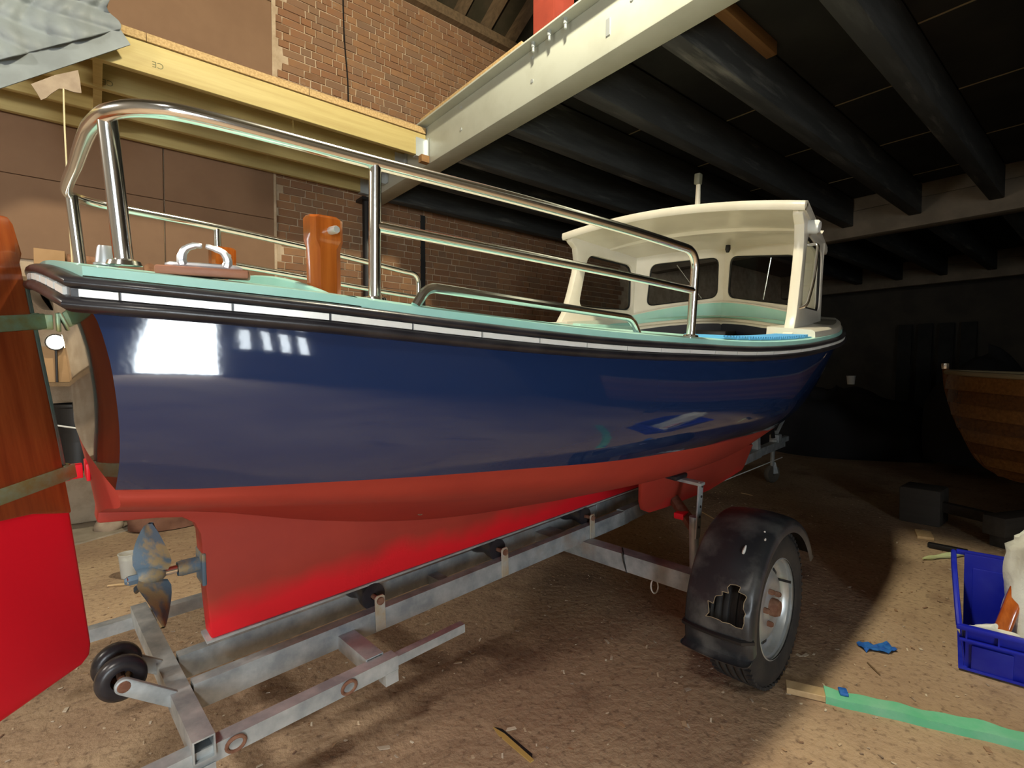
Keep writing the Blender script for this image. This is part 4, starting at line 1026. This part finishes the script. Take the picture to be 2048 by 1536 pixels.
m_ = MB(); m_.grid(rows); m_.grid([[p + Vector((0, .008, 0)) for p in r] for r in rows]); m_.build('hem', TARP, ta, ang=80)
topr = [[at_y(*quad_px(j / 24, 0, (TL, TRr, BR, BL)), 4.145) + Vector((0, .9 * i / 8, -.0 if i == 0 else -.03 + .03 * sin(j * .9 + i))) for j in range(25)] for i in range(9)]
RP = [(62, 168), (110, 150), (156, 140), (160, 160), (163, 186), (147, 184), (130, 178), (118, 177), (104, 186), (92, 196), (82, 200), (74, 186)]
rg_ = MB(); rg_.prism([at_y(u, v, 4.10 + .01 * sin(u * .09)) for u, v in RP], (0, .006, 0)); o_ = rg_.build('rag', RAG); tag(o_, 'small beige rag dangling under the grey sheet', 'rag')
cdp = [at_y(u, v, 4.09) for u, v in ((127, 178), (129, 250), (133, 330), (137, 420), (143, 505), (146, 560))]
o_ = MB().tube(smooth_path(cdp + [cdp[-1] + Vector((.02, 0, -.9))], 5), .0045, 6).build('hanging_cord', CORD); tag(o_, 'thin pale cord hanging straight down from the beige rag', 'cord')

# --- storage rack by the wall behind the stern
rk = thing('storage_rack', 'dark storage rack standing against the wall behind the stern', 'rack', loc=(0, 0, 0))
for x in (-1.75, .72):
    for y in (4.98, 5.50): MB().bx((x, y, 0), (x + .05, y + .04, 2.02)).build('upright', OLDWOOD, rk)
for z in (.50, 1.18, 1.93):
    MB().bx((-1.78, 4.96, z), (.80, 5.55, z + .03)).build('shelf', OLDWOOD, rk)
def carton(x0, x1, y0, z0, h, label, txt=None, mm=CARD, d=.32):
    t = thing('cardboard_box', label, 'box', loc=((x0 + x1) / 2, y0 + d / 2, z0)); w = x1 - x0
    MB().bx((-w / 2, -d / 2, 0), (w / 2, d / 2, h)).build('carton', mm, t, bevel=.004)
    MB().bx((-w / 2, -.025, h), (w / 2, .025, h + .002)).build('tape', CREAMTRIM, t)
    if txt: text_mesh(txt, h * .4, Matrix.Translation((0, -d / 2 - .001, h * .35)) @ face_rot(), BLACKST, 'print', t)
carton(-.33, -.16, 5.0, 1.96, .215, 'plain cardboard box on the top rack shelf beside the hanging cord')
carton(-.15, .05, 5.02, 1.96, .20, 'reddish cardboard box on the top rack shelf between plain box and logs', mm=LOGM)
carton(-.34, -.02, 5.0, 1.21, .26, 'cardboard box on the middle rack shelf behind the rudder rod', mm=CARD)
LOGL = ['thickest reddish log at the left end of the pile on the top rack shelf', 'slim reddish log second from the left on the top rack shelf', 'reddish log in the middle of the row on the top rack shelf',
        'slim reddish log second from the right on the top rack shelf', 'reddish log at the right end of the row on the top rack shelf', 'reddish log lying on top of the row on the rack shelf']
xl = .12
for k, r_ in enumerate((.062, .045, .055, .045, .052)):
    xl += r_; lo_g = MB().lathe([(0, -.17), (r_ * .96, -.17), (r_, -.15), (r_, .15), (r_ * .96, .17), (0, .17)], (xl, 5.2, 1.961 + r_), (0, 1, 0), 9).build('split_log', LOGM); xl += r_ + .004
    tag(lo_g, LOGL[k], 'log', 'logs on the top rack shelf')
lo_g = MB().lathe([(0, -.17), (.042, -.17), (.044, -.15), (.044, .15), (.042, .17), (0, .17)], (.36, 5.16, 1.96 + .150), (.05, 1, 0), 9).build('split_log', LOGM); tag(lo_g, LOGL[5], 'log', 'logs on the top rack shelf')
bn = thing('black_bin', 'round black bin with white handle on the low rack shelf', 'bin', loc=(-.10, 5.22, .53))
MB().lathe([(0, 0), (.15, 0), (.185, .48), (.195, .49), (.195, .51), (.175, .51), (.16, .02), (0, .02)], (0, 0, 0), (0, 0, 1), 24).build('bucket', BLACKST, bn)
MB().tube([(-.19, -.02, .44), (-.14, -.16, .36), (0, -.215, .33), (.14, -.16, .36), (.19, -.02, .44)], .007, 6).build('handle', ALU, bn)
wl_ = thing('work_lamp', 'small lit work lamp clipped to the rack behind the rudder', 'lamp', loc=(-.22, 4.93, 1.50))
MB().lathe([(.02, .05), (.05, .04), (.06, 0), (.055, 0), (.045, .03), (0, .04)], (0, 0, 0), (-.2, 1, .1), 18).build('housing', BLACKST, wl_)
MB().lathe([(0, .012), (.035, .006), (.05, -.004)], (0, -.0, 0), (.2, -1, -.1), 16).build('lens', mat('lit_lens', (1, 1, 1), .5, emit=(1, .9, .68), estr=18), wl_)
MB().tube([(0, .03, 0), (0, .05, -.2), (0, .06, -.29)], .008, 6).build('stalk', BLACKST, wl_)

# --- floor things left
cu = thing('plastic_cup', 'clear plastic cup smeared with white paint on the floor behind the propeller', 'cup', loc=(.139, 3.96, 0))
MB().lathe([(0, .004), (.040, .004), (.053, .150), (.057, .151), (.057, .155), (.052, .155), (.038, .008), (0, .008)], (0, 0, 0), (0, 0, 1), 28).build('cup', CUPM, cu)
MB().lathe([(0, .009), (.0375, .009), (.0485, .118), (.046, .118), (.034, .02), (0, .02)], (0, 0, 0), (0, 0, 1), 24).build('paint_residue', CUPW, cu)
sk = blob('brown_sack', (.47, 5.12, .055), (.30, .22, .19), SACK, 5, .22); tag(sk, 'slumped brown sack on the floor beyond the propeller', 'sack')
cl = blob('pale_cloth', (.06, 5.25, .028), (.09, .10, .10), RAG, 8, .3); tag(cl, 'small pale cloth beside the slumped brown sack', 'cloth')

# --- blue crate
cr = thing('plastic_crate', 'blue open-fronted plastic crate at the right edge of the picture', 'crate')
cr.matrix_world = Matrix.Translation((2.835, .478, 0)) @ Matrix.Rotation(radians(10), 4, 'Z')
DW, DD, FHt, BHt = .62, .46, .205, .40      # width along -y, depth along +x
def wallp(a, b, ha0, ha1, t, n_in, name):
    a, b = Vector(a), Vector(b); nin = Vector(n_in)
    fl_o = -.035; A = [a, b, b - nin * .04 + Vector((0, 0, ha1)), a - nin * .04 + Vector((0, 0, ha0))]
    return MB().prism(A, nin * t).build(name, BLUEPL, cr, bevel=.003)
MB().bx((.03, -DW + .03, .01), (DD - .03, -.03, .02)).build('crate_floor', BLUEPL, cr)
wallp((.05, -.05, 0), (.05, -DW + .05, 0), FHt, FHt, .006, (1, 0, 0), 'front_wall')
wallp((DD - .05, -.05, 0), (DD - .05, -DW + .05, 0), BHt, BHt, .006, (-1, 0, 0), 'back_wall')
for y, s_ in ((-.05, -1), (-DW + .05, 1)):
    nin = Vector((0, s_, 0)); o4 = -nin * .04
    P4 = [(.05, y, 0), (DD - .05, y, 0), (DD - .01, y, BHt), (.24, y, BHt - .01), (.06, y, FHt + .06), (.01, y, FHt)]
    P4 = [Vector(p) + o4 * (p[2] / BHt) for p in P4]; MB().prism(P4, nin * .006).build('side_wall', BLUEPL, cr, bevel=.002)
    MB().tube([P4[5], P4[4], P4[3], P4[2]], .011, 8).build('side_rim', BLUEPL, cr)
MB().bx((-.008, -DW + .02, FHt - .012), (.022, -.02, FHt + .008)).build('front_rim', BLUEPL, cr, bevel=.004)
MB().bx((-.006, -DW + .03, FHt - .060), (.024, -.03, FHt - .048)).build('front_rim', BLUEPL, cr, bevel=.003)
for k in range(6): MB().bx((.0, -.05 - k * .10, FHt - .06), (.018, -.056 - k * .10, FHt - .01)).build('rim_rib', BLUEPL, cr)
for k in range(3): MB().prism([(.048, -.07 - k * .19, .01), (.048, -.07 - k * .19 - .13, .01), (.022, -.07 - k * .19 - .13, .13), (.022, -.07 - k * .19, .13)], (-.012, 0, 0)).build('front_panel', BLUEPL, cr, bevel=.004)
MB().bx((DD - .01, -DW + .02, BHt - .01), (DD + .012, -.02, BHt + .012)).build('back_rim', BLUEPL, cr, bevel=.004)
for k in range(3): MB().prism([(DD - .06, -.08 - k * .18, .06), (DD - .06, -.20 - k * .18, .06), (DD - .024, -.20 - k * .18, .34), (DD - .024, -.08 - k * .18, .34)], (-.008, 0, 0)).build('back_panel', BLUEPL, cr, bevel=.003)
CM = cr.matrix_world
# white sack standing in it
rows = []
for i in range(25):
    t = i / 24; z = .03 + .55 * t; row = []
    for j in range(28):
        f = 2 * pi * j / 28; rx = .15 * (1 - .25 * t) ; ry = (.16 * (1 - .30 * t)); k = 1 + .07 * sin(5 * f + 7 * t) + .05 * sin(9 * f - 11 * t)
        if t > .93: rx *= .45; ry *= .75
        if t < .06: rx *= .8; ry *= .8
        row.append(Vector((.24 + rx * k * cos(f) + .03 * t, -.33 + ry * k * sin(f) + .03 * t, z + .02 * sin(3 * f) * t)))
    rows.append(row)
wm = MB(); wm.grid(rows, True); wm.f += [tuple(range(28)), tuple(24 * 28 + k for k in range(28))]
wsk = wm.build('white_sack', WHITEBAG, ang=70); wsk.matrix_world = CM; tag(wsk, 'tall white plastic sack standing in the blue crate', 'sack')
wsh = blob('crumpled_plastic', (.11, -.14, .13), (.05, .10, .07), WHITEBAG, 12, .3); wsh.matrix_world = CM; tag(wsh, 'crumpled white plastic lying in the front of the blue crate', 'plastic')
hn = MB().beam((.10, -.15, .12), (.22, -.235, .40), .055, .035, up=(1, 0, 0)).build('varnished_handle', VARN, bevel=.012, seg=3); hn.matrix_world = CM; tag(hn, 'orange varnished wooden handle leaning in the blue crate', 'handle')

# --- plank with green tape
P0, P1 = Vector((2.150, .868, 0)), Vector((2.80, -.47, 0)); dpl = (P1 - P0).normalized(); npl = Vector((-dpl.y, dpl.x, 0))
pl = thing('taped_plank', 'long thin plank wrapped in green masking tape lying by the trailer wheel', 'plank', loc=P0)
LPL = (P1 - P0).length
def bar(d0, d1, w, z0, z1, n=1, wav=0):
    rows = []
    for i in range(n + 1):
        d_ = d0 + (d1 - d0) * i / n; c = dpl * d_; wv = wav * (sin(d_ * 23) * .6 + sin(d_ * 51 + 1) * .4); tw = wav * 1.2 * sin(d_ * 14)
        rows.append([c - npl * (w / 2) + npl * wv * .6 + Vector((0, 0, z0)), c + npl * (w / 2) + npl * wv * .6 + Vector((0, 0, z0)), c + npl * (w / 2 + wv) + Vector((0, 0, z1 + wv + tw * .5)), c - npl * (w / 2 - wv * .4) + Vector((0, 0, z1 + wv * .4 - tw * .3))])
    m = MB().grid(rows, True); k = len(rows); m.f += [(0, 1, 2, 3), ((k - 1) * 4 + 3, (k - 1) * 4 + 2, (k - 1) * 4 + 1, (k - 1) * 4)]; return m
bar(0, .16, .062, .002, .026).build('bare_end', BAREW, pl, bevel=.002, seg=1)
bar(.135, LPL, .068, .0, .030, 60, .004).build('green_tape', GREENT, pl, ang=25)
MB().box(dpl * .20 + npl * .02 + Vector((0, 0, .034)), (.045, .03, .012), Matrix.Rotation(.5, 3, 'Z')).build('blue_tape', BLUET, pl, bevel=.004)
# --- small litter
def scrap(name, c, poly, t, m, label, cat, rot=0, tilt=0, group=None):
    R_ = Matrix.Rotation(rot, 3, 'Z') @ Matrix.Rotation(tilt, 3, 'X')
    o = MB().prism([Vector(c) + R_ @ Vector((x, y, 0)) for x, y in poly], R_ @ Vector((0, 0, t))).build(name, m, smooth=False); tag(o, label, cat, group); return o
cs = at_z(1755, 1298, 0)
m_ = MB(); rows = [[cs + Vector((-.075 + .15 * i / 8, -.035 + .07 * j / 4 + .012 * sin(i), .003 + .012 * abs(sin(i * 1.3 + j)))) for j in range(5)] for i in range(9)]
m_.grid(rows); m_.grid([[p + Vector((0, 0, -.002)) for p in r] for r in rows]); o_ = m_.build('tape_scrap', BLUET, ang=20); o_.data.transform(Matrix.Translation(cs) @ Matrix.Rotation(-.7, 4, 'Z') @ Matrix.Translation(-cs)); tag(o_, 'crumpled scrap of blue tape on the bare floor left of the crate', 'tape')
st0, st1 = at_z(988, 1455, 0), at_z(1066, 1523, 0); ct = (st0 + st1) / 2; an = atan2((st1 - st0).y, (st1 - st0).x)
sw = thing('filler_strip', 'yellow and black strip lying on the floor at the bottom of the picture', 'strip', loc=(ct.x, ct.y, .001)); Ls = (st1 - st0).length / 2
Ra = Matrix.Rotation(an, 4, 'Z'); sw.matrix_world = Matrix.Translation((ct.x, ct.y, .001)) @ Ra
MB().prism([(-Ls, -.004, 0), (-Ls * .6, -.014, 0), (Ls, -.012, 0), (Ls, .004, 0), (-Ls * .5, .006, 0)], (0, 0, .004)).build('yellow_face', mat('mustard_plastic', (.50, .33, .10), .6), sw)
MB().prism([(-Ls * .95, -.002, .0), (-Ls * .5, .0065, 0), (Ls * .9, .0045, 0), (Ls * .8, .016, 0), (-Ls * .7, .014, 0)], (0, 0, .005)).build('black_face', BLACKST, sw)
br0, br1 = at_z(1846, 1121, 0), at_z(1926, 1113, 0); vb = (br1 - br0)
bs = thing('paint_brush', 'pale green handled brush on the floor behind the blue crate', 'brush', loc=br0)
MB().tube(smooth_path([Vector((0, 0, .014)), vb * .25 + Vector((0, 0, .016)), vb * .6 + Vector((0, 0, .02)), vb + Vector((0, 0, .02))], 4), [.006, .010, .014, .016, .014, .012, .014, .018, .020, .020, .018, .014, .010], 8).build('handle', PALEBR, bs)
MB().box(vb * .72 + Vector((.14, .05, .02)), (.05, .22, .035), Matrix.Rotation(.05, 3, 'Z')).build('bristles', BLACKST, bs, bevel=.006)
scrap('wood_offcut', at_z(1848, 1072, .002), [(-.10, -.05), (.10, -.05), (.10, .05), (-.10, .05)], .02, BAREW, 'pale wood offcut on the floor at the edge of the shadow', 'offcut', .3)
def stick(u0, v0, u1, v1, label, r=.006, m=BAREW):
    a, b = at_z(u0, v0, r), at_z(u1, v1, r); o = MB().tube([a, (a + b) / 2 + Vector((0, 0, .001)), b], [r * .7, r, r * .6], 5).build('wood_splinter', m); tag(o, label, 'splinter')
stick(1404, 1024, 1432, 1040, 'thin pale splinter on the floor above the near mudguard'); stick(1482, 986, 1505, 991, 'short white splinter on the floor below the bilge keel')
stick(1735, 1325, 1760, 1350, 'dark curved splinter on the floor between wheel and crate', .004, OLDWOOD)
stick(215, 1172, 262, 1168, 'long thin stick on the floor below the plastic cup', .008); stick(262, 1170, 290, 1166, 'yellowish stick end on the floor behind the propeller', .010)
scrap('paper_scrap', at_z(250, 1242, .001), [(-.03, -.015), (.02, -.02), (.035, .01), (-.01, .02)], .003, CREAMTRIM, 'cream paper scrap on the floor under the rear cross beam', 'paper', .4)
# loose chips, too many to count
ch = MB(); rc_ = random.Random(21)
for k in range(2600):
    p = Vector((rc_.uniform(-.6, 6.0), rc_.uniform(.1, 4.4), .002))
    if p.x > 4.9 and rc_.random() < .7: continue
    s_ = rc_.uniform(.0016, .0045) * (1 + 1.3 * (rc_.random() < .07)); a = rc_.uniform(0, 6.3); l = rc_.uniform(1, 2.8)
    ex, ey = Vector((cos(a), sin(a), rc_.uniform(-.15, .3))) * s_ * l, Vector((-sin(a), cos(a), 0)) * s_
    q = [p - ex - ey, p + ex - ey * .6, p + ex * .8 + ey, p - ex * .7 + ey * .8]; ch.add(q + [x + Vector((0, 0, .002)) for x in q], [(0, 1, 2, 3), (4, 5, 6, 7), (0, 1, 5, 4), (1, 2, 6, 5), (2, 3, 7, 6), (3, 0, 4, 7)])
cho = ch.build('wood_chips', mat('chip_colours', (.5, .4, .3), .8, rand=[(.55, .42, .28), (.62, .54, .42), (.16, .09, .06), (.40, .25, .14), (.50, .38, .25)]), smooth=False)
cho['kind'] = 'stuff'; tag(cho, 'scattered pale wood chips and grit on the earth floor', 'wood chips')

# --- varnished clinker boat on the right
e_ = Vector((-.38, -.92, 0)).normalized(); f_ = Vector((e_.y, -e_.x, 0))     # f_ points to the camera side (-x)
if f_.x > 0: f_ = -f_
M2 = Matrix((e_, f_, Vector((0, 0, 1)))).transposed().to_4x4(); M2.translation = (6.02, 1.09, 0)
cb = thing('clinker_boat', 'dark varnished clinker boat in the gloom at the right edge', 'boat', mw_=M2)
def hp(t, u):
    x0 = .02 + .42 * (1 - t) ** 2; x = x0 + (3.6 - x0) * u
    bm_ = .78 * (sin(pi * min(.62, u * .62 + 0.0)) ** .75) * (.12 + .88 * t ** .55); zs = 1.27 - .06 * sin(pi * min(1, u * .9)); zk = .42 - .03 * u
    return Vector((x, bm_ + .012, zk + (zs - zk) * t ** 1.15))
NS = 8
for sg in (1, -1):
    for k in range(NS):
        t0, t1 = k / NS - .012 * (k > 0), (k + 1) / NS; rows = []
        for i in range(25):
            u = i / 24; a, b = hp(max(0, t0), u), hp(t1, u); a = a + Vector((0, .034, -.004)); 
            rows.append([Vector((p.x, sg * p.y, p.z)) for p in (a, b, b - Vector((0, .012, 0)), a - Vector((0, .012, 0)))])
        MB().grid(rows, True).build('strake', (CLINK, CLINK_LIT)[k % 2], cb, ang=30)
    MB().tube([Vector((hp(1, i / 24).x, sg * (hp(1, i / 24).y + .006), hp(1, i / 24).z + .012)) for i in range(25)], .022, 8).build('gunwale', CREAMTRIM, cb)
MB().tube(smooth_path([(0, 0, 1.34), (.03, 0, 1.1), (.16, 0, .75), (.42, 0, .44), (1.2, 0, .40), (3.6, 0, .38)], 5), .026, 8).build('stem_and_keel', CLINK, cb)
MB().lathe([(0, .03), (.03, .02), (.032, 0), (.028, -.03)], (0, 0, 1.34), (0, 0, 1), 10).build('stem_cap', CHROME, cb)
MB().grid([[Vector((hp(1, i / 24).x, l * hp(1, i / 24).y, hp(1, i / 24).z - .03 + .03 * (1 - l * l))) for l in (-1, -.5, 0, .5, 1)] for i in range(25)]).build('deck', CLINK, cb)
ck = thing('boat_cradle', 'dark timber cradle under the varnished clinker boat', 'cradle', mw_=M2)
for x in (.75, 2.6):
    MB().bx((x, -.75, .10), (x + .14, .75, .24)).build('bearer', DARKTIM, ck, bevel=.006)
    for sg in (-1, 1): MB().bx((x, sg * .6 - .07, 0), (x + .14, sg * .6 + .07, .10)).build('block', DARKTIM, ck, bevel=.006)
    MB().bx((x - .01, -.06, .24), (x + .15, .06, .375)).build('keel_block', RUBBER, ck, bevel=.01)
MB().bx((.3, .45, .12), (3.0, .52, .20)).build('side_runner', DARKTIM, ck, bevel=.004)
bk_ = MB().box((5.50, 1.12, .15), (.30, .28, .30)).build('timber_block', DARKTIM, bevel=.015); tag(bk_, 'big dark timber block on the floor in front of the varnished boat', 'block')
# --- dark heaps at the back
h1 = blob('covered_heap', (8.6, 1.15, .42), (.75, .62, 1.05), DARKC, 31, .18); tag(h1, 'black covered heap rising behind the bow of the varnished boat', 'heap')
h2 = blob('dark_heap', (9.2, 3.0, .19), (.9, 1.25, .80), DARKC, 33, .2); tag(h2, 'low dark heap under the far beam beside the launch bow', 'heap')
wt = MB().lathe([(0, 0), (.05, 0), (.06, .12), (.064, .125), (.064, .132), (.055, .132), (.045, .02), (0, .02)], at_x(1702, 757, 9.1) - Vector((0, 0, .09)), (0, 0, 1), 16).build('white_tub', CUPW); tag(wt, 'small white tub on top of the low dark heap', 'tub')
ldr = thing('leaning_boards', 'dark boards leaning on the far wall right of the launch', 'boards', loc=(13.6, 3.2, 0))
for k in range(4): MB().box((.10 - .0 * k, -.35 * k, 1.15), (.05, .24, 2.3), Matrix.Rotation(.10 + .02 * k, 3, 'Y')).build('board', DARKB, ldr)
